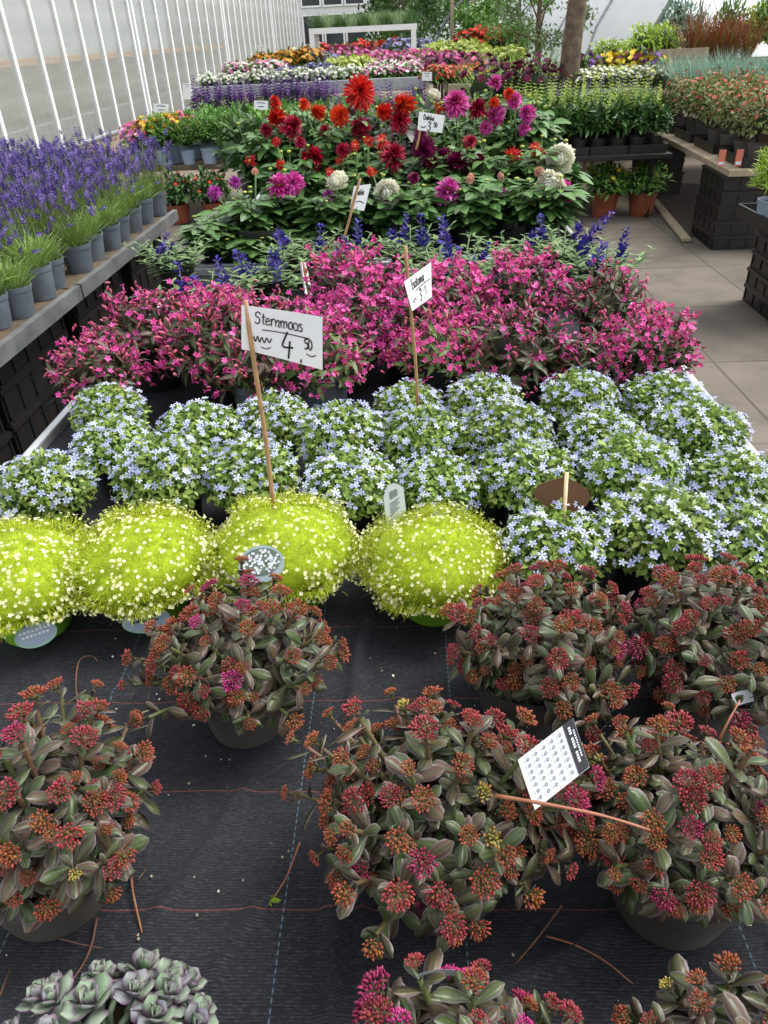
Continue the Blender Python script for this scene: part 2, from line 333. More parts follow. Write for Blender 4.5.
def sedum(px, py, zc, Rx, Ry, Rz, label, nst, weights, pot=True, seed=1, pot_r=.07, ppos=None, big=1.0, potmat='pot_taupe'):
    rng = np.random.default_rng(seed); c = P(px, py, zc); base = .726
    t = thing('stonecrop_plant', label, 'plant', (c[0], c[1], base), 'potted stonecrops on the mat'); hz = zc-base
    ph = .085 if hz < .15 else .10
    if pot:
        po = ob('pot', pot_mesh('pot', pot_r, ph, M[potmat]), t, (0, 0, 0) if ppos is None else (ppos[0]-c[0], ppos[1]-c[1], 0))
    d = dome_dirs(nst, -.14, .10); spread = rng.uniform(.70, 1.16, nst)*(1+.12*np.sin(np.arctan2(d[:, 1], d[:, 0])*3+seed))
    tips = np.stack([d[:, 0]*Rx*spread, d[:, 1]*Ry*spread, hz+d[:, 2]*Rz*spread], 1)
    tips[:, 2] = np.maximum(tips[:, 2], .035)
    n = nrm(d+UP*.45+np.array([0, -.28, 0])+rng.normal(size=(nst, 3))*.18)
    g = Geo(); LY, LU, LL, LS, LT = [], [], [], [], []
    for k in range(nst):
        b = np.array([d[k, 0]*.03, d[k, 1]*.03, ph*.8]); tip = tips[k]-n[k]*.012; mid = b*.45+tip*.55+UP*(.012 if tip[2] > ph else .035)-n[k]*.0
        ts = np.linspace(0, 1, 6)[:, None]; pts = (1-ts)**2*b+2*ts*(1-ts)*mid+ts**2*tip
        g.tube(pts, np.linspace(.0035, .0024, 6), 5, 1, rng.random(), cap=False)
        nl = rng.integers(8, 12)
        for j in range(nl):
            f = .42+.58*j/(nl-1); p = (1-f)**2*b+2*f*(1-f)*mid+f*f*tip
            ax = nrm(2*(1-f)*(mid-b)+2*f*(tip-mid)+n[k]*.03); ang = j*2.4+rng.normal()*.3
            x = nrm(np.cross(ax, [.3, .5, .8])); y = np.cross(ax, x); out = x*math.cos(ang)+y*math.sin(ang)
            up = .05+.75*(f-.42)/.58*rng.uniform(.5, 1.1)
            LY.append(out+ax*up+np.array([0, 0, -.15*(1-f)])); LU.append(ax+out*-.1+UP*.3); LL.append(p); LT.append(rng.integers(0, len(LEAF_SEDUM)))
            LS.append((.040 if f < .8 else .032)*rng.uniform(.7, 1.15)*(.6 if f > .97 else 1)*big)
    LY, LU, LL, LS, LT = map(np.array, (LY, LU, LL, LS, LT)); Rm = frame(LY, LU)*LS[:, None, None]
    for q, tp in enumerate(LEAF_SEDUM):
        m = LT == q; g.scatter(tp, Rm[m], LL[m], rng.random(m.sum()), 0)
    ob('foliage', g.mesh('foliage', [M['sedum_leaf'], M['sedum_stem']]), t)
    kinds = list(weights); w = np.array([weights[k] for k in kinds], float); w /= w.sum()
    for k in range(nst):
        kd = kinds[rng.choice(len(kinds), p=w)]; me = HEADS[kd][rng.integers(0, len(HEADS[kd]))]; s = rng.uniform(.48, .84)*big
        z = n[k]; x = nrm(np.cross(z, rng.normal(size=3))); y = np.cross(z, x)
        ob('flower_head', me, t, mat=Matrix([[x[i]*s, y[i]*s, z[i]*s, tips[k][i]] for i in range(3)]+[[0, 0, 0, 1]]))
    return t

def surf_noise(d, amp=.05):
    return 1+amp*(np.sin(d[:, 0]*7+1.3)*np.sin(d[:, 1]*6+.4)+.6*np.sin(d[:, 2]*9+d[:, 0]*5))
def sagina_parts(seed, R=.122, Rz=.08, pot_h=.085):
    rng = np.random.default_rng(seed); cz = pot_h+.010; g = Geo()
    core = ico(1, 3, .035, (R*.87, R*.87, Rz*.87)); V = core[0]; V[:, 2] = np.where(V[:, 2] < 0, V[:, 2]*.4, V[:, 2])
    g.put(V+np.array([0, 0, cz]), core[1], core[2], {3: np.full(len(core[2][3]), 1)})
    n = 12000; d = dome_dirs(n, -.55, .02); ns = surf_noise(d, .10)*rng.uniform(.86, .99, n); sc = np.where(d[:, 2] < 0, .34, 1.)
    L = np.stack([d[:, 0]*R*ns, d[:, 1]*R*ns, cz+d[:, 2]*Rz*sc*ns], 1)
    y = nrm(d+rng.normal(size=(n, 3))*.5+UP*np.where(d[:, 2] < .1, -.12, .15)[:, None])
    s = rng.uniform(.0055, .011, n); s *= np.where(d[:, 2] < -.1, 1.35, 1); g.scatter(blade(1, .1, .15), frame(y, rng.normal(size=(n, 3)))*s[:, None, None], L, rng.random(n), 0)
    n = 34; a = rng.random(n)*6.28                                                   # strands that hang out of the cushion
    for q in range(n):
        p = np.array([R*.93*math.cos(a[q]), R*.93*math.sin(a[q]), cz-rng.uniform(-.01, .035)]); o = np.array([math.cos(a[q]), math.sin(a[q]), 0]); l = rng.uniform(.006, .02)
        g.tube([p, p+o*l*.6, p+o*l-UP*l*.35], .00038, 3, 0, rng.random(), cap=False)
    fo = g.mesh('foliage', [M['sagina'], M['sagina_core']])
    g = Geo(); n = 900; d = dome_dirs(n, -.4, .2); ns = surf_noise(d, .10)*rng.uniform(1.03, 1.11, n); sc = np.where(d[:, 2] < 0, .34, 1.)
    L = np.stack([d[:, 0]*R*ns, d[:, 1]*R*ns, cz+d[:, 2]*Rz*sc*ns], 1); z = nrm(d+rng.normal(size=(n, 3))*.3+UP*.2)
    g.scatter(star(.0034, 5, .75, .25, .6), zframe(z)*rng.uniform(.65, 1.15, n)[:, None, None], L, rng.random(n))
    g.scatter(blade(-.02, .0007, 0), frame(z, rng.normal(size=(n, 3))), L, rng.random(n), 1)
    return fo, g.mesh('blossom', [M['sag_flower'], M['sagina']])

def isotoma_parts(seed, R=.080, Rz=.064, pot_h=.090, nf=165):
    rng = np.random.default_rng(seed); cz = pot_h+.006; g = Geo()
    core = ico(1, 3, .05, (R*.8, R*.8, Rz*.8)); V = core[0]; V[:, 2] = np.where(V[:, 2] < 0, V[:, 2]*.5, V[:, 2])
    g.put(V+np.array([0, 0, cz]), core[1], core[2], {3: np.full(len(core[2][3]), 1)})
    n = 1500; d = dome_dirs(n, -.42, .04); ns = surf_noise(d, .08)*rng.uniform(.82, 1.02, n); sc = np.where(d[:, 2] < 0, .7, 1.)
    L = np.stack([d[:, 0]*R*ns, d[:, 1]*R*ns, cz+d[:, 2]*Rz*sc*ns], 1); y = nrm(d*.7+rng.normal(size=(n, 3))*.7)
    s = rng.uniform(.009, .016, n); g.scatter(leaf(1, .62, ovate, 2, .25, .2), frame(y, d+UP*.4+rng.normal(size=(n, 3))*.2)*s[:, None, None], L, rng.random(n), 0)
    fo = g.mesh('foliage', [M['iso_leaf'], M['iso_core']])
    g = Geo(); d = dome_dirs(nf, .14, .16)
    d = d[(rng.random(nf) > .15) | (d[:, 2] > .5)]; nf = len(d); ns = surf_noise(d, .08)*rng.uniform(1.03, 1.17, nf)
    L = np.stack([d[:, 0]*R*ns, d[:, 1]*R*ns, cz+d[:, 2]*Rz*ns], 1); z = nrm(d*.6+UP*.6+np.array([0, -.15, 0])+rng.normal(size=(nf, 3))*.4)
    g.scatter(star(.0074, 5, .48, .08, .6), zframe(z)*rng.uniform(.6, 1.2, nf)[:, None, None], L, rng.random(nf))
    g.scatter(blade(-.022, .0012, 0), frame(z, rng.normal(size=(nf, 3))), L, rng.random(nf), 1)
    return fo, g.mesh('blossom', [M['iso_flower'], M['iso_leaf']])

def weigela_parts(seed, R=.122, Rz=.118, cz=.125, nl=560, nf=230, nb=230, green=False, zmin=-.15):
    rng = np.random.default_rng(seed); g = Geo(); st = 46; d = dome_dirs(st, zmin, .1); sp = rng.uniform(.78, 1.08, st)
    tips = np.stack([d[:, 0]*R*sp, d[:, 1]*R*sp, cz+d[:, 2]*Rz*sp], 1); tips[:, 2] = np.maximum(tips[:, 2], .03)
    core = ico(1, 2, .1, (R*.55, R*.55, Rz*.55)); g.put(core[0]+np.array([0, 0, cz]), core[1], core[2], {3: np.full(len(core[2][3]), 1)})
    FL, FZ, BL, BZ, LL, LY, LU = [], [], [], [], [], [], []
    for k in range(st):
        b = np.array([d[k, 0]*.02, d[k, 1]*.02, .07]); tip = tips[k]; mid = (b+tip)/2+UP*.02; ts = np.linspace(0, 1, 5)[:, None]
        pts = (1-ts)**2*b+2*ts*(1-ts)*mid+ts**2*tip; g.tube(pts, .0015, 4, 2, rng.random(), cap=False)
        for j in range(max(1, nl//st)):
            f = rng.uniform(.35, 1.0); p = (1-f)**2*b+2*f*(1-f)*mid+f*f*tip; LL.append(p); LY.append(nrm(d[k]*.5+rng.normal(size=3)*.7)); LU.append(d[k]+UP*.6)
        for j in range(rng.poisson(nf/st)): 
            o = rng.normal(size=3)*.0115; FL.append(tip+o+d[k]*.008); FZ.append(nrm(d[k]+rng.normal(size=3)*.6))
        for j in range(rng.poisson(nb/st)):
            o = rng.normal(size=3)*.015; BL.append(tip+o-d[k]*.006); BZ.append(nrm(d[k]*.8+rng.normal(size=3)*.6+UP*.3))
    LL, LY, LU = map(np.array, (LL, LY, LU)); n = len(LL); s = rng.uniform(.026, .046, n)
    g.scatter(leaf(1, .34, lance, 3, .25, .3), frame(LY, LU)*s[:, None, None], LL, rng.random(n), 0)
    fo = g.mesh('foliage', [M['wei_green' if green else 'wei_leaf'], M['wei_core'], M['twig']])
    g = Geo(); FL, FZ, BL, BZ = map(np.array, (FL, FZ, BL, BZ))
    if len(FL): g.scatter(star(.0084, 5, .72, .4, .6), zframe(FZ)*rng.uniform(.7, 1.15, len(FL))[:, None, None], FL, rng.random(len(FL)), 0)
    if len(FL): g.scatter(bud(.0025, -.014, 4), zframe(FZ), FL, rng.random(len(FL)), 0)
    if len(BL): g.scatter(bud(.0036, .016, 5), zframe(BZ)*rng.uniform(.7, 1.2, len(BL))[:, None, None], BL, rng.random(len(BL)), 1)
    return fo, g.mesh('blossom', [M['wei_flower'], M['wei_bud']])

def generic_bush(seed, R, Rz, cz, leafmat, nl, ls, lw, prof=ovate, fl=None, nf=0, fr=.02, fzmin=.1, zmin=-.4, stems=0, flat=.1, core=.62, upright=.2, top=0):
    """a leafy potted plant: returns foliage and (if fl) blossom meshes"""
    rng = np.random.default_rng(seed); g = Geo()
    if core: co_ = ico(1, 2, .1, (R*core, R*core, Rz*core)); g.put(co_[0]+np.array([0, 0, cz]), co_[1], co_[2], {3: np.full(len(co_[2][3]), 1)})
    d = dome_dirs(nl, zmin, .1); ns = surf_noise(d, .12)*rng.uniform(.55, 1.04, nl)
    L = np.stack([d[:, 0]*R*ns, d[:, 1]*R*ns, np.maximum(.02, cz+d[:, 2]*Rz*ns)], 1); y = nrm(d*.7+rng.normal(size=(nl, 3))*.6+UP*upright)
    s = rng.uniform(.7, 1.25, nl)*ls; g.scatter(leaf(1, lw, prof, 3, .3, .2), frame(y, d*.5+UP*.8+rng.normal(size=(nl, 3))*.25)*s[:, None, None], L, rng.random(nl), 0)
    for k in range(stems):
        q = d[rng.integers(0, nl)]; g.tube([[0, 0, .02], [q[0]*R*.5, q[1]*R*.5, cz*.8], [q[0]*R*.9, q[1]*R*.9, cz+q[2]*Rz*.9]], .0025, 4, 2, cap=False)
    fo = g.mesh('foliage', [M[leafmat], M['bush_core'], M['twig']])
    if not fl: return [('foliage', fo)]
    g = Geo(); d = dome_dirs(nf, fzmin, .12); ns = surf_noise(d, .12)*rng.uniform(1.0, 1.12, nf)
    L = np.stack([d[:, 0]*R*ns, d[:, 1]*R*ns, cz+d[:, 2]*Rz*ns+top], 1); z = nrm(d*.6+UP*.5+rng.normal(size=(nf, 3))*.3)
    fls = fl if isinstance(fl, (list, tuple)) else [fl]
    mi = rng.integers(0, len(fls), nf); sc = rng.uniform(.7, 1.2, nf)
    for q in range(len(fls)): 
        m = mi == q; g.scatter(star(fr, 7, .8, .25, .6), zframe(z[m])*sc[m][:, None, None], L[m], rng.random(m.sum()), q); g.scatter(star(fr*.65, 6, .8, .6, .6), zframe(z[m])*sc[m][:, None, None], L[m]+z[m]*fr*.2, rng.random(m.sum()), q)
    return [('foliage', fo), ('blossom', g.mesh('blossom', [M['fl_'+k] for k in fls]))]

def blades_plant(seed, n, hgt, spread, mat, w=.004, base=.03, z0=0., bend=.25):
    rng = np.random.default_rng(seed); g = Geo(); a = rng.random(n)*6.28; r = np.sqrt(rng.random(n)); o = np.stack([np.cos(a), np.sin(a), np.zeros(n)], 1)
    L = o*(r*base)[:, None]+UP*z0; y = nrm(UP+o*(r*spread)[:, None]+rng.normal(size=(n, 3))*.12); s = rng.uniform(.55, 1.05, n)*hgt
    g.scatter(blade(1, w/hgt, -bend), frame(y, o*-1+rng.normal(size=(n, 3))*.1)*s[:, None, None], L, rng.random(n), 0)
    return g.mesh('foliage', [M[mat]])

def spike_geo(n, length, r, florw, whorl=True, seed=1, taper=.45):
    rng = np.random.default_rng(seed); g = Geo(); t = np.sort(rng.random(n)) if not whorl else (np.floor(np.arange(n)/5)/max(1, math.ceil(n/5)-1))
    a = np.arange(n)*2.399+rng.normal(size=n)*.3; o = np.stack([np.cos(a), np.sin(a), np.full(n, .45)], 1); rr = r*(1-taper*t)
    L = np.stack([np.cos(a)*rr*.25, np.sin(a)*rr*.25, t*length], 1); s = rr*rng.uniform(.8, 1.2, n)
    g.scatter(leaf(1, florw, ovate, 2, -.2, .5), frame(nrm(o+rng.normal(size=(n, 3))*.15), np.tile(UP, (n, 1)))*s[:, None, None], L, rng.random(n), 0)
    return g
def lavender_parts(seed, pot_h=.12, h=.26, nsp=34, nbl=420):
    rng = np.random.default_rng(seed); g = Geo(); a = rng.random(nbl)*6.28; r = np.sqrt(rng.random(nbl)); o = np.stack([np.cos(a), np.sin(a), np.zeros(nbl)], 1)
    L = o*(r*.055)[:, None]+UP*(pot_h*.85)+UP*rng.uniform(0, .07, nbl)[:, None]; y = nrm(UP+o*(r*.8)[:, None]+rng.normal(size=(nbl, 3))*.3); s = rng.uniform(.035, .09, nbl)
    g.scatter(blade(1, .045, -.15), frame(y, -o+rng.normal(size=(nbl, 3))*.2)*s[:, None, None], L, rng.random(nbl), 0)
    bl = Geo(); tp = [spike_geo(24, [.028, .034, .024][k], .0112, .8, seed=k).tpl() for k in range(3)]
    for k in range(nsp):
        a = rng.random()*6.28; q = math.sqrt(rng.random()); o = np.array([math.cos(a), math.sin(a), 0]); b = o*q*.04+UP*pot_h*.9; tip = o*q*.115+UP*(pot_h+h*rng.uniform(.45, 1.02))+rng.normal(size=3)*.02
        mid = (b+tip)/2+UP*.03; ts = np.linspace(0, 1, 5)[:, None]; g.tube((1-ts)**2*b+2*ts*(1-ts)*mid+ts**2*tip, .0011, 3, 1, rng.random(), cap=False)
        z = nrm(nrm(tip-mid)[None]+rng.normal(size=(1, 3))*.22); bl.scatter(tp[k % 3], zframe(z)*rng.uniform(.8, 1.35), tip[None]-z*.005, np.array([rng.random()]), 0, keep=True)
    return g.mesh('foliage', [M['lav_leaf'], M['lav_stem']]), bl.mesh('blossom', [M['lav_flower']])

def dahlia_flower(name, kind, r, layers, mat, n0=9, shape='dec', eye=False, half=False):
    g = Geo(); ball = shape == 'ball'
    if ball:
        n = int(n0*layers*2.1); d = dome_dirs(n, -.55, .03); tang = nrm(UP-d*d[:, 2:3]); y = nrm(d*.9+tang*.45+RNG.normal(size=(n, 3))*.08)
        c = ico(r*.36, 2); g.put(c[0]+np.array([0, 0, r*.1]), c[1], c[2], {3: np.full(len(c[2][3]), 0)})
        g.scatter(leaf(1, .62, obov, 4, -.35, .45), frame(y, tang+d*.1)*(r*.52*RNG.uniform(.88, 1.1, n)*(1.05-.35*np.clip(d[:, 2], 0, 1)))[:, None, None], d*r*.5*np.array([1, 1, .75])+UP*r*.1, None, 0)
        g.lathe([(.001, -r*.45), (r*.2, -r*.4), (r*.3, -r*.2), (.001, 0)], 10, [2]*3); return g.mesh(name, [M['pet_'+mat], M['pet_eye'], M['dah_leaf']])
    for k in range(layers):
        f = k/max(1, layers-1); n = int(n0*1.15+(layers-k)*1.3) if not ball else int(8+9*(1-f))
        el = (-.55+1.95*f) if not ball else (-.7+2.0*f); ln = r*(1-.42*f) if not ball else r*(.98-.42*f)
        a = np.arange(n)*2*PI/n+k*.9+RNG.normal(size=n)*.06; e = el+RNG.normal(size=n)*.08
        y = np.stack([np.cos(a)*np.cos(e), np.sin(a)*np.cos(e), np.sin(e)], 1)
        up = np.stack([-np.cos(a)*np.sin(e), -np.sin(a)*np.sin(e), np.cos(e)], 1)
        wd = {'dec': .36, 'ball': .5, 'cactus': .24, 'semi': .4}[shape]; pr = {'dec': ovate, 'ball': obov, 'cactus': lance, 'semi': ovate}[shape]
        t = leaf(1, wd, pr, 4, {'dec': .12, 'ball': -.25, 'cactus': .1, 'semi': .05}[shape], .35 if shape != 'cactus' else .6)
        L = (np.tile([[0, 0, r*.18*f]], (n, 1)) if not ball else np.tile([[0, 0, r*.12+r*.2*f]], (n, 1)))
        g.scatter(t, frame(y, up)*(ln*RNG.uniform(.88, 1.1, n))[:, None, None], L, None, 0)
    if eye: 
        c = ico(r*.2, 2, .06, (1, 1, .6)); g.put(c[0]+np.array([0, 0, r*.12]), c[1], c[2], {3: np.full(len(c[2][3]), 1)})
    g.lathe([(.001, -r*.12), (r*.16, -r*.1), (r*.2, 0), (.001, r*.03)], 10, [2]*3)
    return g.mesh(name, [M['pet_'+mat], M['pet_eye'], M['dah_leaf']])
def dahlia_foliage(seed, R=.17, h=.46, nl=110, dark=False, nbud=10):
    rng = np.random.default_rng(seed); g = Geo(); st = 13
    for k in range(st):
        a = k*2.4+rng.random(); q = rng.uniform(.2, 1)*R; o = np.array([math.cos(a), math.sin(a), 0]); top = o*q+UP*h*rng.uniform(.55, .95); b = o*.03+UP*.1
        mid = (b+top)/2+UP*.05; ts = np.linspace(0, 1, 6)[:, None]; pts = (1-ts)**2*b+2*ts*(1-ts)*mid+ts**2*top; g.tube(pts, np.linspace(.005, .003, 6), 5, 1, rng.random(), cap=False)
        for j in range(nl//st):
            f = .15+.85*(j+rng.random())/(nl//st); p = (1-f)**2*b+2*f*(1-f)*mid+f*f*top; an = j*1.57*1.2+rng.normal()*.3
            oo = np.array([math.cos(an), math.sin(an), rng.uniform(-.1, .35)])+o*.5; s = rng.uniform(.07, .115)*(1.1-.35*f)
            tp = leaf(1, .62, lambda t: ovate(t*.94), 4, rng.uniform(.1, .5), .22); pet = p+nrm(oo)*.025; g.tube([p, pet], .0016, 3, 1, .5, cap=False)
            y0 = nrm(oo); side = nrm(np.cross(y0, UP))
            for w_, sc in ((0, 1), (.9, .72), (-.9, .72)):
                g.scatter(tp, frame((y0*math.cos(w_)+side*math.sin(w_))[None], (UP+rng.normal(size=3)*.3)[None])*s*sc, pet[None]+y0[None]*(.02 if w_ == 0 else 0), np.array([rng.random()]), 0)
        if k < nbud-3:
            c = ico(rng.uniform(.007, .011), 2); tp_ = top+o*.02+UP*rng.uniform(.03, .09); g.tube([top, tp_], .0018, 4, 1, cap=False); g.put(c[0]*np.array([1, 1, .85])+tp_, np.column_stack([c[1][:, :2], np.full(len(c[1]), rng.random())]), c[2], {3: np.full(len(c[2][3]), 2)})
    return g.mesh('foliage', [M['dah_dark' if dark else 'dah_leaf'], M['dah_leaf'], M['dah_bud']])
def salvia_foliage(seed, R=.12, h=.2, n=300, ls=.045):
    rng = np.random.default_rng(seed); g = Geo()
    for k in range(22):
        a = k*2.4; q = R*math.sqrt((k+.5)/22); top = np.array([q*math.cos(a), q*math.sin(a), h*rng.uniform(.75, 1.15)]); b = np.array([.02*math.cos(a), .02*math.sin(a), .08]); g.tube([b, (b+top)/2+UP*.01, top], .0016, 4, 0, rng.random(), cap=False)
        m = n//22; f = np.linspace(.15, 1, m)[:, None]; L = b+(top-b)*f; an = np.arange(m)*1.9+rng.random()*6; y = np.stack([np.cos(an), np.sin(an), .25+.6*f[:, 0]], 1); s = rng.uniform(.7, 1.2, m)*ls*(1.1-.6*f[:, 0])
        g.scatter(leaf(1, .36, lance, 3, .25, .25), frame(nrm(y+rng.normal(size=(m, 3))*.2), np.tile(UP, (m, 1)))*s[:, None, None], L, rng.random(m), 0)
    return g.mesh('foliage', [M['sal_leaf']])
def salvia_spike(seed, L=.11, n=60):
    g = spike_geo(n, L, .026, .8, False, seed, .5); g.tube([[0, 0, -.1], [0, 0, L]], [.0022, .0012], 5, 1); return g.mesh('flower_spike', [M['sal_flower'], M['sal_calyx']])
# ------------------------------------------------------------------ setting
def PX(x, y, X): v = ray(x, y); return C0+v*(X/v[0])
def plane(name, x0, x1, y0, y1, z, mat, label, cat, n=1):
    g = Geo(); g.poly([[x0, y0, 0], [x1, y0, 0], [x1, y1, 0], [x0, y1, 0]], [(0, 1, 2, 3)]); return tag(ob(name, g.mesh(name, [mat], False), None, (0, 0, z)), label, cat, None, 'structure')
t = NT('earth'); v = t.obj(); n1 = t.noise(.8, 5, .6, v); n2 = t.noise(30, 5, .7, v)
c = t.ramp(n1, [(.3, '#6a5f50'), (.7, '#8d8272')]); t.link(t.mix(t.math('MULTIPLY', n2, .6), c, '#4c4236'), t.bs.inputs['Base Color']); t.bs.inputs['Roughness'].default_value = .95; t.bump(n2, .5, .02)
plane('ground', -400, 400, -100, 900, -.02, t.m, 'bare beige nursery yard earth around the paving', 'ground')
t = NT('paving'); v = t.obj(); mp = t.new('ShaderNodeMapping'); t.link(v, mp.inputs[0]); mp.inputs['Location'].default_value = (-1.58+6, -3.72+9.1, 0)
br = t.new('ShaderNodeTexBrick'); br.offset = 0; t.link(mp.outputs[0], br.inputs['Vector'])
for k, val in (('Scale', 1), ('Mortar Size', .009), ('Mortar Smooth', .4), ('Brick Width', .6), ('Row Height', .91), ('Bias', 0)): br.inputs[k].default_value = val
br.inputs['Color1'].default_value = lin('#625a50'); br.inputs['Color2'].default_value = lin('#71685c'); br.inputs['Mortar'].default_value = lin('#42382f')
n1 = t.noise(3.2, 6, .65, v); n2 = t.noise(120, 3, .7, v); n3 = t.noise(1.1, 3, .5, v)
c = t.mix(t.math('MULTIPLY', t.ramp(n1, [(.40, '#000000'), (.68, '#ffffff')]), .75), br.outputs['Color'], '#443e37')
c = t.mix(t.math('MULTIPLY', t.ramp(n3, [(.45, '#000000'), (.7, '#ffffff')]), .5), c, '#7d756c'); c = t.mix(t.math('MULTIPLY', n2, .42), c, '#3e352d')
t.link(c, t.bs.inputs['Base Color']); t.bs.inputs['Roughness'].default_value = .85
hh = t.math('ADD', t.math('MULTIPLY', br.outputs['Fac'], -.8), t.math('MULTIPLY', n2, .25)); t.bump(hh, .5, .012)
plane('path', -3.4, 2.78, -3, 7.7, 0, t.m, 'worn grey brown concrete slab path beside the flower bench', 'path')
t = NT('soil_patch'); v = t.obj(); n2 = t.noise(25, 6, .7, v); t.link(t.ramp(n2, [(.3, '#2c231b'), (.7, '#54473a')]), t.bs.inputs['Base Color']); t.bs.inputs['Roughness'].default_value = 1; t.bump(n2, .9, .03)
g = Geo(); pts = [(2.27, 6.35), (2.5, 6.6), (3.6, 6.7), (3.8, 8.4), (2.9, 8.9), (2.46, 8.0)]; g.poly([[x, y, 0] for x, y in pts], [(0, 1, 2, 3), (0, 3, 4, 5)])
tag(ob('soil', g.mesh('soil', [t.m], False), None, (0, 0, .006)), 'dark damp soil strip behind the old timber on the path', 'soil', None, 'structure')

def bench(name, label, cat, x0, x1, y0, y1, z, top_mat, rim_mat, rim_h=.045, rim_w=.032, group=None, thick=.03):
    t = thing(name, label, cat, (0, 0, 0), group)
    g = Geo(); g.box(x0+rim_w, x1-rim_w, y0+rim_w, y1-rim_w, z-thick, z); ob('table_top', g.mesh('table_top', [M[top_mat]], False), t)
    for a in ((x0, x0+rim_w, y0, y1), (x1-rim_w, x1, y0, y1), (x0+rim_w, x1-rim_w, y0, y0+rim_w), (x0+rim_w, x1-rim_w, y1-rim_w, y1)):
        g = Geo(); g.box(*a, z-thick-.012, z+rim_h); m = g.mesh('rim', [M[rim_mat]], False); o = ob('rim', m, t); b = o.modifiers.new('bevel', 'BEVEL'); b.width = .006; b.segments = 2
    ny = max(2, int((y1-y0)/1.6)+1)
    for x in (x0+.12, x1-.12):
        for k in range(ny):
            y = y0+.15+(y1-y0-.3)*k/(ny-1); g = Geo(); g.box(x-.025, x+.025, y-.025, y+.025, 0, z-thick-.013); ob('leg', g.mesh('leg', [M[rim_mat]], False), t)
    return t
BZ = .72
bench('display_bench', 'white metal rimmed flower bench covered with black woven mat', 'bench', -.895, .725, .06, 3.06, BZ, 'greymetal', 'alu', .03, .022)
bench('display_bench', 'white rimmed bench carrying the tall dahlias', 'bench', -.895, .725, 3.09, 4.75, BZ, 'tag_black', 'alu', .03, .022)
# black woven mat with coloured guide threads
t = NT('woven_mat'); v = t.obj(); sp = t.new('ShaderNodeSeparateXYZ'); t.link(v, sp.inputs[0]); x_, y_ = sp.outputs[0], sp.outputs[1]
dx = t.noise(6, 3, .5, v); yy = t.math('ADD', y_, t.math('MULTIPLY', dx, .0008)); xx = t.math('ADD', x_, t.math('MULTIPLY', dx, .004))
wy = t.math('SINE', t.math('MULTIPLY', yy, 2*PI/.0034)); wx = t.math('SINE', t.math('MULTIPLY', xx, 2*PI/.0026))
sc_ = t.new('ShaderNodeMapping'); t.link(v, sc_.inputs[0]); sc_.inputs['Scale'].default_value = (170, 420, 60); fib = t.noise(1, 3, .7, sc_.outputs[0])
big = t.noise(5, 4, .6, v)
hgt = t.math('ADD', t.math('MULTIPLY', wy, .6), t.math('MULTIPLY', t.math('MULTIPLY', wx, wy), .4))
base = t.ramp(t.math('MULTIPLY_ADD', hgt, .12, t.math('MULTIPLY', fib, 1.0)), [(.2, '#0f1013'), (.55, '#222429'), (.95, '#50535a')])
base = t.mix(t.math('MULTIPLY', t.ramp(big, [(.45, '#000000'), (.75, '#ffffff')]), .35), base, '#3a3a3c')
def line(co_, pos, w): return t.math('LESS_THAN', t.math('ABSOLUTE', t.math('SUBTRACT', co_, pos)), w)
red = None
for q in (.435, .585, .735, .89): l = line(yy, q, .0008); red = l if red is None else t.math('MAXIMUM', red, l)
blu = None
for q in (-.74, -.445, -.15, .045, .33, .62): l = line(xx, q, .0008); blu = l if blu is None else t.math('MAXIMUM', blu, l)
base = t.mix(t.math('MULTIPLY', red, t.math('MULTIPLY', fib, .8)), base, '#8a4a44')
base = t.mix(t.math('MULTIPLY', blu, t.math('MULTIPLY_ADD', t.math('SINE', t.math('MULTIPLY', y_, 2*PI/.009)), .18, .18)), base, '#7f9fb4')
dirt = t.noise(160, 2, .5, v); base = t.mix(t.math('MULTIPLY', t.math('GREATER_THAN', dirt, .79), .5), base, '#8a8378')
t.link(base, t.bs.inputs['Base Color']); t.bs.inputs['Roughness'].default_value = .8; t.bs.inputs['Specular IOR Level'].default_value = .22; t.bump(t.math('MULTIPLY_ADD', fib, 1.6, t.math('MULTIPLY', hgt, .6)), .4, .0011)
M['mat'] = t.m
nx, ny = 130, 240; xs = np.linspace(-.872, .702, nx); ys = np.linspace(.10, 3.02, ny); Xg, Yg = np.meshgrid(xs, ys)
def ridge(x0, y0, x1, y1, h, w):
    d = np.array([x1-x0, y1-y0]); l = np.hypot(*d); d = d/l; a = (Xg-x0)*d[0]+(Yg-y0)*d[1]; b = -(Xg-x0)*d[1]+(Yg-y0)*d[0]+.006*np.sin(a*23)
    return h*1.7*np.exp(-(b/w)**2)*np.clip(np.minimum(a, l-a)/.06+.5, 0, 1)
Zg = .0016*np.sin(Xg*21+2*np.sin(Yg*9))*np.sin(Yg*17+1)+.001*np.sin(Xg*60+Yg*30)
for r_ in ((-.10, .30, -.085, .95, .011, .007), (-.085, .3, -.02, .75, .006, .006), (-.30, .42, -.21, .60, .006, .008), (.05, .35, .2, .42, .008, .008), (-.5, .75, -.2, .79, .005, .01), (-.22, .36, -.19, .44, .006, .006), (.1, .9, .12, 1.2, .008, .01), (.36, .33, .33, .62, .007, .008)): Zg = Zg+ridge(*r_)
g = Geo(); V = np.stack([Xg, Yg, Zg+.005], 2).reshape(-1, 3); ix = np.arange(nx*ny).reshape(ny, nx)
g.put(V, np.zeros((len(V), 3)), {4: np.stack([ix[:-1, :-1], ix[:-1, 1:], ix[1:, 1:], ix[1:, :-1]], 2).reshape(-1, 4)}, {4: np.zeros((nx-1)*(ny-1), int)})
tag(ob('ground_cover_mat', g.mesh('ground_cover_mat', [t.m]), None, (0, 0, BZ)), 'creased black woven ground cover mat with red and blue guide threads', 'mat')

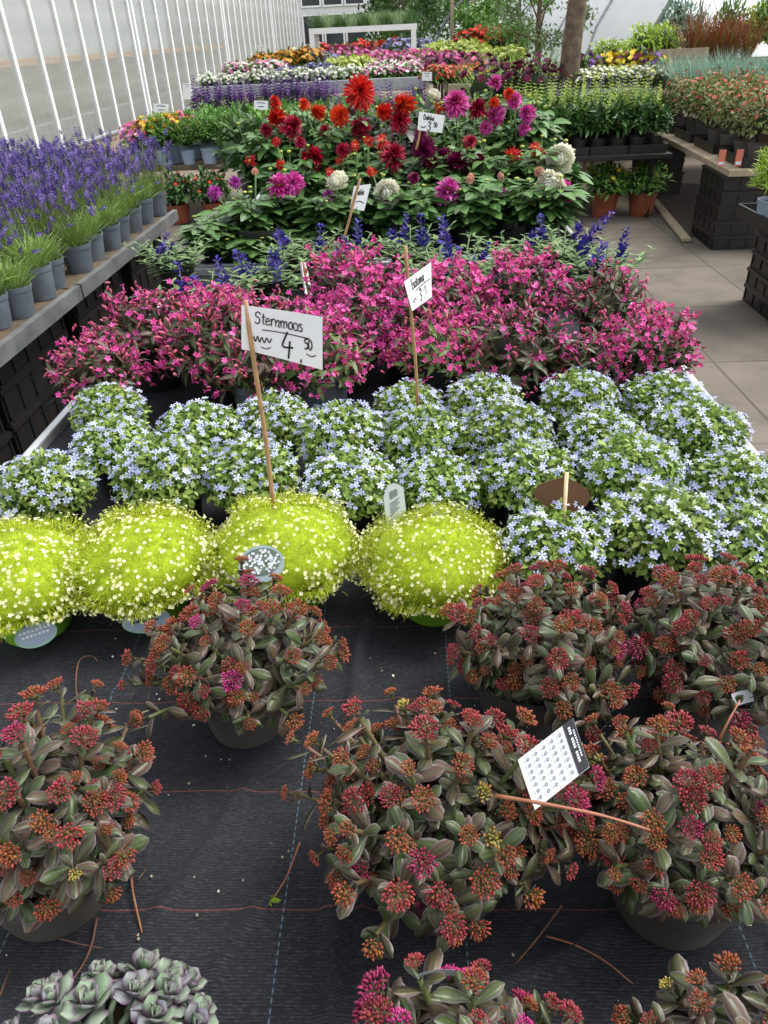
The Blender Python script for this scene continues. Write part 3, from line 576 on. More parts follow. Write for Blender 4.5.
# crates
def crate_mesh(L, Wd, h):
    g = Geo(); th = .006; x, y = L/2, Wd/2
    g.box(-x+.012, x-.012, -y+.012, y-.012, .006, .012)
    for s in (-1, 1):
        g.box(-x+.012, x-.012, s*(y-.012)-th/2, s*(y-.012)+th/2, .013, h-.02); g.box(s*(x-.012)-th/2, s*(x-.012)+th/2, -y+.016, y-.016, .013, h-.02)
        for z0, z1, e in ((h-.022, h-.001, 0), (.001, .012, .006)):
            g.box(-x+e, x-e, s*y-s*e-(.012 if s > 0 else 0), s*y-s*e+(.012 if s < 0 else 0), z0, z1); g.box(s*x-s*e-(.012 if s > 0 else 0), s*x-s*e+(.012 if s < 0 else 0), -y+e+.013, y-e-.013, z0, z1)
        n = int(L/.12)
        for k in range(n+1):
            q = -x+.014+(L-.028)*k/n; g.box(q-.004, q+.004, s*(y-.0075)-.0045, s*(y-.0075)+.0045, .015, h-.023)
        n = int(Wd/.12)
        for k in range(n+1):
            q = -y+.022+(Wd-.044)*k/n; g.box(s*(x-.0075)-.0045, s*(x-.0075)+.0045, q-.004, q+.004, .015, h-.023)
        g.box(s*(x-.006)-.003, s*(x-.006)+.003, -.07, .07, h*.60, h*.66)
    return g.mesh('plastic_crate', [M['crate']], False)
def stack(x, y, n, h, L, Wd, rz, where, group):
    me = crate_mesh(L, Wd, h)
    pos = {1: ['only one'], 5: ['at the bottom', 'second from the bottom', 'in the middle', 'second from the top', 'on top']}[n]
    for k in range(n):
        o = tag(ob('plastic_crate', me, None, (x+random.uniform(-.006, .006), y+random.uniform(-.006, .006), k*h+.001)), 'black crate %s of the stack %s' % (pos[k], where), 'crate', group); o.rotation_euler = (0, 0, rz+random.uniform(-.012, .012))
stack(2.55, 6.26, 5, .106, .40, .58, -.05, 'under the rose plank near end', 'crates stacked under the right hand tables')
stack(2.62, 8.55, 5, .106, .40, .58, -.06, 'under the rose plank far end', 'crates stacked under the right hand tables')
stack(2.30, 4.46, 5, .104, .40, .58, -.02, 'under the conifer pot', 'crates stacked under the right hand tables')
for k, (yy_, wh) in enumerate(((1.35, 'nearest the camera below the lavender'), (1.98, 'second nearest below the lavender'), (2.62, 'in the middle below the lavender'), (3.35, 'fourth along below the lavender'), (4.05, 'at the far end below the lavender'))):
    stack(-1.62, yy_, 5, .136, .42, .6, 0, wh, 'crates stacked under the lavender tables')

# lavender tables: boards with a grey edge
for (ya, yb, lb) in ((.7, 2.925, 'nearer grey edged board table with lavender pots'), (2.94, 4.42, 'farther grey edged board table with lavender pots')):
    t = thing('board_table', lb, 'table', (0, 0, 0), 'lavender tables')
    g = Geo(); g.box(-2.9, -1.345, ya, yb, .686, .716); ob('table_top', g.mesh('table_top', [M['wood_table']], False), t)
    g = Geo(); g.box(-1.342, -1.315, ya, yb, .675, .73); ob('edge_rail', g.mesh('edge_rail', [M['railmetal']], False), t)
    for k in (0, 1):
        g = Geo(); yy_ = ya+.1 if k == 0 else yb-.1; g.box(-2.85, -2.8, yy_-.03, yy_+.03, 0, .684); ob('leg', g.mesh('leg', [M['greymetal']], False), t)

# greenhouse wall on the left
def wallx(y): return -5.06+.027*(y-12)
wt = thing('greenhouse_wall', 'long greenhouse wall of cloudy panels between white vertical bars', 'greenhouse', (0, 0, 0))
t = NT('cloudy_panel'); v = t.obj(); sp = t.new('ShaderNodeSeparateXYZ'); t.link(v, sp.inputs[0]); mp = t.new('ShaderNodeMapping'); t.link(v, mp.inputs[0]); mp.inputs['Scale'].default_value = (1, .25, 2.2)
nz = t.noise(1.6, 3, .55, mp.outputs[0]); st = t.new('ShaderNodeMapping'); t.link(v, st.inputs[0]); st.inputs['Scale'].default_value = (1, 9, .35); n2 = t.noise(3, 3, .6, st.outputs[0])
t.link(t.ramp(t.math('MULTIPLY_ADD', n2, .35, t.math('MULTIPLY', nz, .65)), [(.3, '#989a94'), (.7, '#c4c6c2')]), t.bs.inputs['Base Color']); t.bs.inputs['Roughness'].default_value = .3
tp_ = t.new('ShaderNodeBsdfTransparent'); tp_.inputs[0].default_value = (.78, .80, .80, 1); mx = t.new('ShaderNodeMixShader'); mx.inputs[0].default_value = .58
t.link(t.bs.outputs[0], mx.inputs[1]); t.link(tp_.outputs[0], mx.inputs[2]); t.link(mx.outputs[0], t.out.inputs[0]); M['panel'] = t.m
WH = 3.3; step = .79; ys_ = [7.15+step*k for k in range(38)]
g = Geo(); g.box(-.012, .012, 0, step-.05, .31, WH); pm = g.mesh('panel', [M['panel']], False)
g = Geo(); g.box(-.03, .035, -.036, .036, .28, WH); bm_ = g.mesh('bar', [M['whitepaint']], False)
g = Geo(); g.box(-.05, .05, -.04, .04, .28, WH+.1); pmz = g.mesh('post', [M['whitepaint']], False)
rzw = -math.atan(.027)
for k, y in enumerate(ys_):
    b = ob('bar', bm_, wt, (wallx(y), y, 0)); b.rotation_euler = (0, 0, rzw)
    if k < len(ys_)-1: b = ob('panel', pm, wt, (wallx(y+.025), y+.026, 0)); b.rotation_euler = (0, 0, rzw)
    if k in (11, 20, 29): b = ob('post', pmz, wt, (wallx(y)+.02, y+.12, 0)); b.rotation_euler = (0, 0, rzw)
Lw = ys_[-1]-ys_[0]+.3
for nm, x0, x1, z0, z1, mt in (('plinth', -.09, .05, 0, .279, 'plinth'), ('sill', -.04, .07, .28, .312, 'alu'), ('gutter', -.1, .12, WH+.1, WH+.24, 'zinc')):
    g = Geo(); g.box(x0, x1, 0, Lw, z0, z1); o = ob(nm, g.mesh(nm, [M[mt]], False), wt, (wallx(ys_[0]-.1)+(.0 if nm != 'sill' else .0), ys_[0]-.1, 0)); o.rotation_euler = (0, 0, rzw)
# inside of the greenhouse as seen through the panels
zb = PX(0, 62, -8.2)[2]; zl = PX(0, 136, -6.9)[2]
M['ochre'] = simple('ochre_rail', '#d98848', '#dca848', 2, .7); M['inner_dark'] = simple('inner_bench', '#5c5446', '#786c58', .9, .9); M['inner_wall'] = simple('inner_wall', '#b4babc', '#d0d5d8', .7, .8)
t = thing('growing_bench', 'blurred long bench with ochre rail inside the greenhouse', 'bench', (0, 0, 0)); t.rotation_euler = (0, 0, 0)
g = Geo(); g.box(-9.2, -8.25, 5, 40, 0, zb-.1); ob('bench_side', g.mesh('bench_side', [M['inner_dark']], False), t)
g = Geo(); g.box(-9.25, -8.2, 5, 40, zb-.098, zb+.02); ob('rail', g.mesh('rail', [M['ochre']], False), t)
g = Geo(); g.box(-7.0, -6.85, 5, 40, 0, max(.1, zl)); tag(ob('kerb', g.mesh('kerb', [M['alu']], False)), 'pale kerb running along the floor inside the greenhouse', 'kerb', None, 'structure')
g = Geo(); g.box(-12.2, -12, 4, 44, 0, 4.2); tag(ob('inner_greenhouse_wall', g.mesh('inner_greenhouse_wall', [M['inner_wall']], False)), 'pale far wall inside the cloudy greenhouse', 'wall')

# poly tunnels
t = NT('tunnel_film'); v = t.obj(); nz = t.noise(1.2, 4, .6, v); t.link(t.ramp(nz, [(.3, '#d4dce2'), (.7, '#e8eef0')]), t.bs.inputs['Base Color']); t.bs.inputs['Roughness'].default_value = .35
tr = t.new('ShaderNodeBsdfTranslucent'); tr.inputs[0].default_value = (.85, .88, .9, 1); mx = t.new('ShaderNodeMixShader'); mx.inputs[0].default_value = .6; t.link(t.bs.outputs[0], mx.inputs[1]); t.link(tr.outputs[0], mx.inputs[2]); t.link(mx.outputs[0], t.out.inputs[0]); M['film'] = t.m
def tunnel(label, xc, y0, y1, R, hgt, ends=True):
    t = thing('poly_tunnel', label, 'poly tunnel', (xc, y0, 0), 'white poly tunnels'); n = 18; a = np.linspace(0, PI, n+1); pr = np.stack([-R*np.cos(a), hgt*np.sin(a)**.8], 1); L = y1-y0; m = int(L/5)+1
    yy = np.linspace(0, L, m*3+1); g = Geo(); V = np.array([[p[0]*(1-.012*(k % 3 != 0)), y, p[1]*(1-.012*(k % 3 != 0))] for k, y in enumerate(yy) for p in pr]); F_ = [(k*(n+1)+j, k*(n+1)+j+1, (k+1)*(n+1)+j+1, (k+1)*(n+1)+j) for k in range(len(yy)-1) for j in range(n)]
    g.poly(V, F_); ob('film', g.mesh('film', [M['film']]), t)
    for k in range(m+1):
        g = Geo(); y = L*k/m; g.tube([[p[0]*1.005, y, p[1]*1.005] for p in pr], .035, 6, 0); ob('hoop', g.mesh('hoop', [M['greymetal' if k == 0 else 'zinc']]), t)
    if ends:
        g = Geo(); V = [[p[0], L-.05, p[1]] for p in pr]+[[0, L-.05, 0]]; g.poly(V, [(j, j+1, n+1) for j in range(n)]); ob('end_film', g.mesh('end_film', [M['film']]), t)
    return t
tunnel('large white poly tunnel with open end behind the red grasses', 8.0, 15.0, 38, 4.0, 3.4)
tunnel('smaller white poly tunnel far behind the bare tree', 4.2, 30, 46, 3.3, 3.0)
# white posts in front of the far tunnel
for k, x in enumerate((452, 472)):
    p = Q(x, 38, 25); g = Geo(); g.box(-.05, .05, -.05, .05, 0, 3.4); g.box(-.06, .06, -.06, .06, 3.4, 3.46); tag(ob('wooden_post', g.mesh('wooden_post', [M['woodgrey']], False), None, (p[0], 25, 0)), ['left thin post in front of the far tunnel', 'right thin post in front of the far tunnel'][k], 'post', 'posts by the far tunnel')

# house at the end of the greenhouse
x0, x1 = Q(298, 30, 46)[0], Q(378, 30, 46)[0]
t = thing('white_house', 'white house with dark glazed front beyond the greenhouse', 'house', (x0, 46, 0)); wd = x1-x0
g = Geo(); g.box(0, wd, .15, 6, 0, 5.4); ob('wall', g.mesh('wall', [M['render_white']], False), t)
g = Geo(); V = [[-.4, -.3, 5.41], [wd+.4, -.3, 5.41], [wd+.4, 6.3, 5.41], [-.4, 6.3, 5.41], [-.4, 3, 7.4], [wd+.4, 3, 7.4]]; g.poly(V, [(0, 1, 5, 4), (2, 3, 4, 5), (0, 4, 3), (1, 2, 5), (0, 3, 2, 1)]); ob('roof', g.mesh('roof', [M['tag_black']], False), t)
for k in range(3):
    xa = .25+k*wd*.27; w_ = wd*.25
    for (za, zz) in ((.15, 2.5), (2.8, 5.0)):
        g = Geo(); g.box(xa, xa+w_, .1, .145, za, zz); o = ob('window', g.mesh('window', [M['dark_glass']], False), t)
        g = Geo(); 
        for a_ in ((xa, xa+.07), (xa+w_-.07, xa+w_)): g.box(*a_, .06, .098, za, zz)
        g.box(xa+.07, xa+w_-.07, .06, .098, zz-.07, zz); g.box(xa+.07, xa+w_-.07, .06, .098, za, za+.07); ob('frame', g.mesh('frame', [M['whitepaint']], False), o)
g = Geo(); g.box(wd*.85, wd*.97, .1, .147, .02, 2.2); ob('door', g.mesh('door', [M['whitepaint']], False), t)

# white rack with planted top shelf
Yr = 18.; a, b = Q(309, 27, Yr), Q(417, 25, Yr); zt = (a[2]+b[2])/2
t = thing('plant_rack', 'tall white rack with a planted top shelf before the house', 'rack', (a[0], Yr, 0)); wd = b[0]-a[0]
g = Geo(); g.box(0, wd, -.1, .9, zt-.1, zt); ob('top_shelf', g.mesh('top_shelf', [M['whitepaint']], False), t)
for x in (0, wd-.12):
    for y in (-.1, .8): g = Geo(); g.box(x, x+.1, y, y+.1, 0, zt-.102); ob('leg', g.mesh('leg', [M['whitepaint']], False), t)
for k in range(2): g = Geo(); g.box(.1, wd-.13, .0, .7, .5+k*.5, .53+k*.5); ob('shelf', g.mesh('shelf', [M['whitepaint']], False), t)
TRAYTUFT = [('foliage', blades_plant(300+k, 260, .3, .5, 'sal_leaf' if k else 'deep_leaf', .012, .16)) for k in range(2)]
for k in range(9): plant([TRAYTUFT[k % 2]], 'rack_plant', 'dull grassy plant on the white rack, %s from the left' % ordn(k), 'plant', (a[0]+.15+k*(wd-.3)/8, Yr+.35, zt+.002), 'plants on top of the white rack', sc=1.0)
# ------------------------------------------------------------------ trees
def tree(name, label, loc, h, rad, trunk_r, crown, leafmat, nleaf, ls, seed, group=None, lean=0., first=.5, clumps=26, forks=5):
    rng = np.random.default_rng(seed); t = thing(name, label, 'tree', loc, group, 0); g = Geo(); n = 12
    ts = np.linspace(0, 1, n); pts = np.stack([lean*h*ts**1.5+.03*h*np.sin(ts*4+seed)*ts, .02*h*np.sin(ts*5+seed*2)*ts, ts*h*.85], 1)
    g.tube(pts, trunk_r*(1.12-.85*ts)+trunk_r*.35*np.exp(-ts*14), 14, 0); ends = []
    for k in range(forks*3):
        f = first+(1-first)*(k+.5)/(forks*3); b = np.array([np.interp(f, ts, pts[:, j]) for j in range(3)]); a = k*2.4+rng.random(); L = rad*rng.uniform(.6, 1.0)*(1.1-.5*f)
        e = b+np.array([math.cos(a)*L, math.sin(a)*L, L*rng.uniform(.35, .9)]); m = (b+e)/2+UP*L*.12+rng.normal(size=3)*.05*L; u = np.linspace(0, 1, 6)[:, None]
        g.tube((1-u)**2*b+2*u*(1-u)*m+u*u*e, np.linspace(trunk_r*.42*(1.2-f), trunk_r*.06, 6), 7, 0); ends += [m, e]
    ob('trunk', g.mesh('trunk', [M['bark']]), t)
    g = Geo(); cc = np.array([lean*h, 0, h*crown[0]]); per = nleaf//clumps
    for k in range(clumps):
        d = nrm(rng.normal(size=3)); c = cc+d*np.array([rad, rad, h*crown[1]])*rng.uniform(.3, 1)**.5; r = rad*rng.uniform(.22, .42)
        q = nrm(rng.normal(size=(per, 3))); L = c+q*(r*rng.random(per)**.45)[:, None]*np.array([1, 1, .75]); L[:, 2] = np.maximum(L[:, 2], .05)
        s = ls*rng.uniform(.6, 1.3, per); g.scatter(leaf(1, .5, ovate, 2, .3, .2), frame(nrm(rng.normal(size=(per, 3))-UP*.3), UP*.7+rng.normal(size=(per, 3))*.6)*s[:, None, None], L, rng.random(per), 0)
    ob('crown', g.mesh('crown', [M[leafmat]]), t); return t
p = Q(569, 78, 9.8); tree('yard_tree', 'thick bare brown tree trunk rising among the flower benches', (p[0], 9.8, 0), 6.0, 2.2, .118, (.88, .16), 'bush_leaf', 5200, .09, 5, lean=.01, first=.30, forks=3)
p = Q(541, 40, 15); tree('small_tree', 'slender young tree with thin olive foliage left of the thick trunk', (p[0], 15, 0), 3.2, .75, .07, (.62, .26), 'sal_leaf', 2600, .07, 9, first=.4)
p = Q(516, 30, 19); tree('small_tree', 'second slender tree farther back before the white tunnel', (p[0], 19, 0), 3.4, .8, .06, (.6, .3), 'bush_leaf', 2600, .08, 12, first=.35)
for k, (x, Y, h, r, lf, lb) in enumerate(((340, 75, 8, 3.2, 'deep_leaf', 'dark green tree far behind the white house'), (406, 30, 5, 1.5, 'deep_leaf', 'dark green tree behind the right end of the white rack'), (418, 34, 6, 2.0, 'bush_leaf', 'mid green tree just left of the far tunnel'),
        (445, 58, 7, 3.0, 'deep_leaf', 'dark tree far behind the smaller tunnel'), (535, 60, 8, 3.2, 'bush_leaf', 'tall green tree far behind between the two tunnels'), (488, 24, 2.6, 1.0, 'bush_leaf', 'bushy green young tree in front of the far tunnel'), (386, 56, 8, 2.6, 'bush_leaf', 'tall mid green tree farthest behind the rack'), (570, 64, 8, 3, 'deep_leaf', 'dark tree far behind the thick trunk'))):
    p = Q(x, 30, Y); tree('leafy_tree', lb, (p[0], Y, 0), h, r, .09*h/5, (.48, .38), lf, 5200, .13*Y/30+.03, 20+k, 'trees at the back of the yard', clumps=34, first=.25)

# ------------------------------------------------------------------ foreground stonecrops
sedum(238, 655, .845, .125, .112, .088, 'stonecrop standing alone between the lime moss and the mat middle', 74, dict(rust=5, brick=4, red=2, magenta=1, hot=.6), pot_r=.066, seed=3, ppos=P(250, 722, BZ), big=.95)
sedum(48, 812, .87, .108, .105, .098, 'stonecrop in a taupe pot at the left edge of the mat', 78, dict(rust=4, brick=5, red=5, magenta=1, lime=.5), pot_r=.078, seed=4, ppos=P(62, 890, BZ), big=.92)
sedum(542, 645, .845, .114, .112, .09, 'round stonecrop behind the printed tag, right of the lime moss', 88, dict(rust=5, brick=5, red=6, magenta=1), pot_r=.075, seed=5, ppos=P(525, 712, BZ), big=.95)
sedum(714, 645, .845, .112, .112, .10, 'reddest stonecrop at the right edge under the blue flowers', 88, dict(rust=2, brick=3, red=8, magenta=1), pot_r=.075, seed=6, big=.95)
sedum(441, 808, .86, .146, .118, .088, 'wide stonecrop sprawling over the middle of the mat', 106, dict(rust=7, brick=5, red=5, magenta=1, lime=.7), pot_r=.075, seed=7, big=.95)
sedum(688, 822, .855, .124, .104, .088, 'stonecrop right of the printed white tag with rusty buds', 88, dict(rust=8, brick=5, red=3, magenta=.6, lime=.8), pot_r=.075, seed=8, big=.95)
sedum(466, 1086, .835, .122, .066, .074, 'stonecrop at the bottom edge with one bright magenta head', 60, dict(rust=4, red=5, magenta=3, hot=2, lime=1), pot_r=.065, seed=9, big=.9)
sedum(735, 1062, .82, .088, .055, .075, 'sparse greenish stonecrop in the bottom right corner', 34, dict(rust=6, lime=4, brick=2), pot_r=.06, seed=10, big=.9)
# glaucous rosettes in the bottom left corner
c = P(98, 1058, .835); t = thing('rosette_stonecrop', 'blue grey stonecrop of fleshy rosettes in the bottom left corner', 'plant', (c[0], c[1], .726)); rng = np.random.default_rng(31)
ob('pot', pot_mesh('pot', .065, .075, M['pot_black']), t); tl = leaf(1, .86, obov, 5, -.14, .16, .16)
g = Geo()
for k, d in enumerate(dome_dirs(38, -.1, .1)):
    tip = np.array([d[0]*.086, d[1]*.07, .09+d[2]*.04]); n = nrm(d+UP*.9); g.tube([[d[0]*.02, d[1]*.02, .06], tip*.6+np.array([0, 0, .04]), tip-n*.01], .003, 5, 0, .3)
    x = nrm(np.cross(n, [.2, .9, .1])); y = np.cross(n, x); m = 13; q_ = rng.uniform(.7, 1.2)
    for j in range(m):
        f = j/(m-1); an = j*2.4; o = x*math.cos(an)+y*math.sin(an); yv = o*(1.05-f)+n*(.1+1.0*f); s = .024*q_*(1-.5*f)*rng.uniform(.9, 1.1)
        g.scatter(tl, frame(nrm(yv)[None], (n-o*f*.8+rng.normal(size=3)*.05)[None])*s, (tip+n*(.006*f))[None], np.array([rng.random()]), 0)
ob('foliage', g.mesh('foliage', [M['glauc']]), t)

# ------------------------------------------------------------------ lime moss
sp_ = [sagina_parts(41), sagina_parts(42), sagina_parts(43)]
pg = pot_mesh('pot', .066, .085, M['pot_green'], .82)
MOSS = []
for k, (x, y, z, s, lb) in enumerate(((22, 584, .81, 1.0, 'lime green moss cushion cut by the left edge'), (145, 566, .812, .98, 'lime green moss cushion with a printed oval on its pot'), (285, 556, .812, 1.0, 'lime green moss cushion holding the round picture tag and price stick'), (434, 564, .812, .94, 'lime green moss cushion beside the white upright plant tag'))):
    c = P(x, y, z); fo, bl = sp_[k % 3]
    t = plant([('pot', pg), ('foliage', fo), ('blossom', bl)], 'moss_plant', lb, 'plant', (c[0], c[1], .726), 'lime moss plants in green pots', rz=.7*k if k != 1 else 2.9, sc=(s, s, s*.98)); MOSS.append((t, c, s))

# ------------------------------------------------------------------ blue creeper
ip = [isotoma_parts(50+k) for k in range(5)]; pb = pot_mesh('pot', .058, .092, M['pot_black'], .78)
rowsA = [('back row against pink shrubs', .835, [(107, 407), (272, 417), (409, 400), (483, 402), (580, 400), (663, 400)]),
         ('second row from pink shrubs', .835, [(113, 444), (200, 434), (342, 437), (423, 439), (507, 440), (602, 438), (698, 439)]),
         ('third row from pink shrubs', .835, [(44, 488), (166, 478), (250, 475), (349, 483), (438, 485), (527, 477), (631, 479), (733, 483)]),
         ('front row behind dark stonecrops', .835, [(555, 545), (658, 537), (750, 545)])]
kk = 0
for rn, z, lst in rowsA:
    for j, (x, y) in enumerate(lst):
        c = P(x, y, z); s = random.uniform(.97, 1.10); fo, bl = ip[kk % 5]; kk += 1
        if (x, y) == (658, 537): s = 1.14
        if (x, y) == (409, 400): s = .9
        plant([('pot', pb), ('foliage', fo), ('blossom', bl)], 'blue_creeper_plant', 'pale blue flowered cushion, %s, %s from the left' % (rn, ordn(j)), 'plant', (c[0], c[1], .726), 'pale blue creeper cushions in black pots', rz=random.uniform(-.8, .8), sc=(s, s, s*random.uniform(.95, 1.05)))

# ------------------------------------------------------------------ pink shrubs
wp = [weigela_parts(60, nf=330, nb=160), weigela_parts(61, nf=200, nb=280), weigela_parts(62, nf=420, nb=120), weigela_parts(63, R=.13, nf=100, nb=170, nl=520), weigela_parts(64, nf=60, nb=150, nl=560, green=False), weigela_parts(65, nf=260, nb=140, nl=380, green=True)]
pgk = pot_mesh('pot', .075, .12, M['pot_grey']); pbk = pot_mesh('pot', .075, .12, M['pot_black'])
for k, (x, y, z, v_, s, pt, lb) in enumerate((
        (100, 372, .86, 1, .9, 'b', 'dusty rose flowering shrub at the left end of the pink row'), (148, 334, .87, 1, 1.05, 'b', 'pink flowering shrub above the left bench corner'), (212, 350, .87, 1, 1.1, 'b', 'pink flowering shrub left of the largest price sign'),
        (205, 318, .88, 0, .95, 'b', 'pink flowering shrub below the blue sage at the left'), (258, 372, .855, 3, .95, 'g', 'leafy pink flowering shrub behind the price sign stick'), (318, 360, .865, 5, 1.0, 'g', 'green leaved pink shrub in a grey pot under the price sign corner'),
        (268, 330, .88, 1, 1.0, 'b', 'pink flowering shrub hidden behind the largest price sign'), (355, 285, .93, 0, 1.2, 'b', 'tallest bright pink shrub in the middle of the pink row'), (345, 330, .88, 2, 1.0, 'b', 'bright pink shrub directly right of the largest price sign'),
        (408, 320, .88, 2, 1.0, 'b', 'bright pink shrub behind the yawed white price sign'), (450, 305, .88, 2, 1.05, 'b', 'bright pink shrub just right of the yawed price sign'), (440, 352, .86, 5, .92, 'b', 'pink shrub above the blue cushions in the middle'),
        (525, 288, .89, 0, 1.05, 'b', 'pink shrub in front of the blue sage at the right'), (520, 352, .86, 3, 1.0, 'b', 'leafy pink shrub with dark foliage above the blue cushions'), (606, 302, .87, 4, .95, 'b', 'dark leaved shrub with few flowers at the right rim'), (650, 350, .865, 0, .93, 'b', 'bright pink shrub leaning over the right rim'), (590, 362, .84, 3, .75, 'b', 'small dull pink shrub between two larger ones near the right rim'))):
    c = P(x, y, z); fo, bl = wp[v_]
    plant([('pot', pgk if pt == 'g' else pbk), ('foliage', fo), ('blossom', bl)], 'pink_shrub', lb, 'shrub', (c[0], c[1], .726), 'pink flowering shrubs on the bench', rz=k*1.1, sc=s)

# ------------------------------------------------------------------ blue sage
sf = [salvia_foliage(70+k) for k in range(3)]; ss = [salvia_spike(80+k, L=.075+.022*k, n=46) for k in range(3)]
for k, (px, py, Y, lb, n) in enumerate(((268, 262, 2.52, 'blue sage with the tallest dense violet blue spikes', 7), (205, 292, 2.3, 'blue sage at the left rim behind the pink shrubs', 5), (345, 236, 2.75, 'blue sage with few spikes behind the tallest pink shrub', 4), (410, 228, 2.8, 'blue sage under the left white dahlia', 4),
        (462, 242, 2.6, 'leafy blue sage in the middle below the plum dahlias', 6), (440, 262, 2.45, 'blue sage just behind the bright pink shrubs', 3), (520, 235, 2.75, 'grey leaved sage with hardly any flowers', 1), (562, 238, 2.75, 'blue sage below the two white dahlias', 4), (603, 256, 2.5, 'blue sage at the right rim beside the path', 6), (175, 262, 2.85, 'washed out purple sage at the left end of the bench', 3), (300, 245, 2.85, 'green sage behind the tallest blue spikes', 2))):
    q = Q(px, py, Y); hz = q[2]-.726-.03
    t = thing('blue_sage', lb, 'plant', (q[0], Y, .726), 'blue sage plants between the shrubs and dahlias', k*.9, 1.0); ob('pot', pbk, t)
    o = ob('foliage', sf[k % 3], t); s = max(.8, min(1.35, hz/.2)); o.scale = (1.5, 1.5, s)
    rng = np.random.default_rng(400+k)
    for j in range(max(1, round(n*.75))):
        a = j*2.4+rng.random(); r = .025+.075*math.sqrt((j+.5)/max(n, 3)); s_ = rng.uniform(.8, 1.2); sp = ob('flower_spike', ss[j % 3], t, (r*math.cos(a), r*math.sin(a),   .2*s*.74+rng.uniform(-.03, .02))); sp.rotation_euler = (rng.normal()*.32, rng.normal()*.32, a); sp.scale = (s_,)*3

# ------------------------------------------------------------------ dahlias
DF = [dahlia_foliage(90+k, nl=200) for k in range(4)]; DD = dahlia_foliage(95, dark=True)
FLW = dict(ro=[dahlia_flower('flower', 'ro', 1, 7, 'ro', 11, 'cactus'), dahlia_flower('flower', 'ro', 1, 6, 'ro', 10, 'dec')], crim=[dahlia_flower('flower', 'c', 1, 7, 'crim', 10, 'dec'), dahlia_flower('flower', 'c', 1, 7, 'crim', 11, 'cactus')], pink=[dahlia_flower('flower', 'p', 1, 6, 'pink', 10, 'semi', True)],
           plum=[dahlia_flower('flower', 'pl', 1, 8, 'plum', 10, 'dec'), dahlia_flower('flower', 'pl', .84, 6, 'plum', 9, 'ball')], white=[dahlia_flower('flower', 'w', .82, 7, 'white', 9, 'ball')], red=[dahlia_flower('flower', 'r', 1, 3, 'red', 8, 'cactus', True)], violet=[dahlia_flower('flower', 'v', 1, 4, 'violet', 9, 'cactus')], rose=[dahlia_flower('flower', 'ro', .8, 4, 'rose', 8, 'ball')], duo=[dahlia_flower('flower', 'd', 1, 7, 'duo', 11, 'dec', False)])
FL = [(360, 92, 34, 'ro'), (340, 116, 22, 'ro'), (276, 117, 20, 'ro'), (275, 102, 14, 'ro'), (360, 128, 22, 'crim'), (292, 126, 24, 'crim'), (313, 158, 25, 'crim'), (280, 186, 27, 'pink'), (293, 183, 23, 'pink'), (235, 182, 14, 'violet'), (215, 192, 16, 'violet'), (250, 161, 14, 'red'), (280, 165, 12, 'red'), (276, 142, 11, 'red'), (338, 183, 25, 'white'), (328, 195, 14, 'violet'),
      (404, 105, 26, 'ro'), (400, 121, 23, 'crim'), (456, 103, 27, 'duo'), (478, 109, 23, 'crim'), (496, 114, 20, 'pink'), (515, 100, 16, 'pink'), (527, 113, 18, 'pink'), (509, 94, 13, 'ro'), (494, 103, 12, 'ro'), (439, 108, 14, 'red'), (495, 82, 16, 'pink'), (382, 141, 16, 'red'), (393, 156, 29, 'crim'), (424, 150, 26, 'plum'), (430, 165, 18, 'plum'), (456, 164, 28, 'plum'), (444, 154, 14, 'plum'),
      (448, 191, 28, 'pink'), (388, 195, 31, 'white'), (469, 178, 12, 'rose'), (503, 194, 14, 'violet'), (512, 155, 18, 'red'), (535, 148, 15, 'red'), (541, 154, 12, 'red'), (561, 160, 32, 'white'), (553, 182, 33, 'white'), (563, 192, 25, 'pink'), (434, 96, 14, 'white'), (355, 145, 12, 'red'), (340, 160, 10, 'red'), (368, 141, 12, 'red'), (325, 130, 12, 'crim'), (502, 176, 10, 'rose'), (255, 172, 8, 'rose'), (539, 172, 11, 'rose'), (318, 112, 17, 'ro'), (384, 112, 18, 'ro'), (343, 150, 16, 'crim'), (420, 134, 14, 'plum'), (470, 142, 15, 'crim'), (486, 128, 14, 'pink'), (266, 130, 14, 'crim'), (372, 172, 12, 'red'), (300, 142, 12, 'crim'), (414, 178, 13, 'plum'), (524, 129, 13, 'pink'), (304, 104, 13, 'ro'), (330, 172, 11, 'red'), (478, 160, 13, 'plum')]
sites = [(-.80, 3.20), (-.62, 3.16)]+[(x, y) for y in (3.34, 3.70, 4.06, 4.42) for x in ([-.68, -.36, -.05, .27, .57] if y in (3.34, 4.06) else [-.52, -.2, .12, .44, .64])]
heights = {3.20: .17, 3.16: .13, 3.34: .25, 3.70: .33, 4.06: .42, 4.42: .45}
pk = pot_mesh('pot', .085, .15, M['pot_black'])
fl_by = {i: [] for i in range(len(sites))}
for (x, y, d, kd) in FL:
    Y = 3.95 if y < 132 else 3.62 if y < 172 else 3.3
    w = Q(x, y, Y); bi = min(range(2, len(sites)), key=lambda i: (sites[i][0]-w[0])**2+1.3*(sites[i][1]-.04-Y)**2); fl_by[bi].append((w, d, kd))
rown = {3.20: 'lowest', 3.16: 'lowest front', 3.34: 'front', 3.70: 'second', 4.06: 'third', 4.42: 'rear'}; colw = dict(ro='orange red', crim='crimson', pink='bright pink', plum='plum', white='white', red='small red', violet='violet', rose='pale rose', duo='two toned pink')
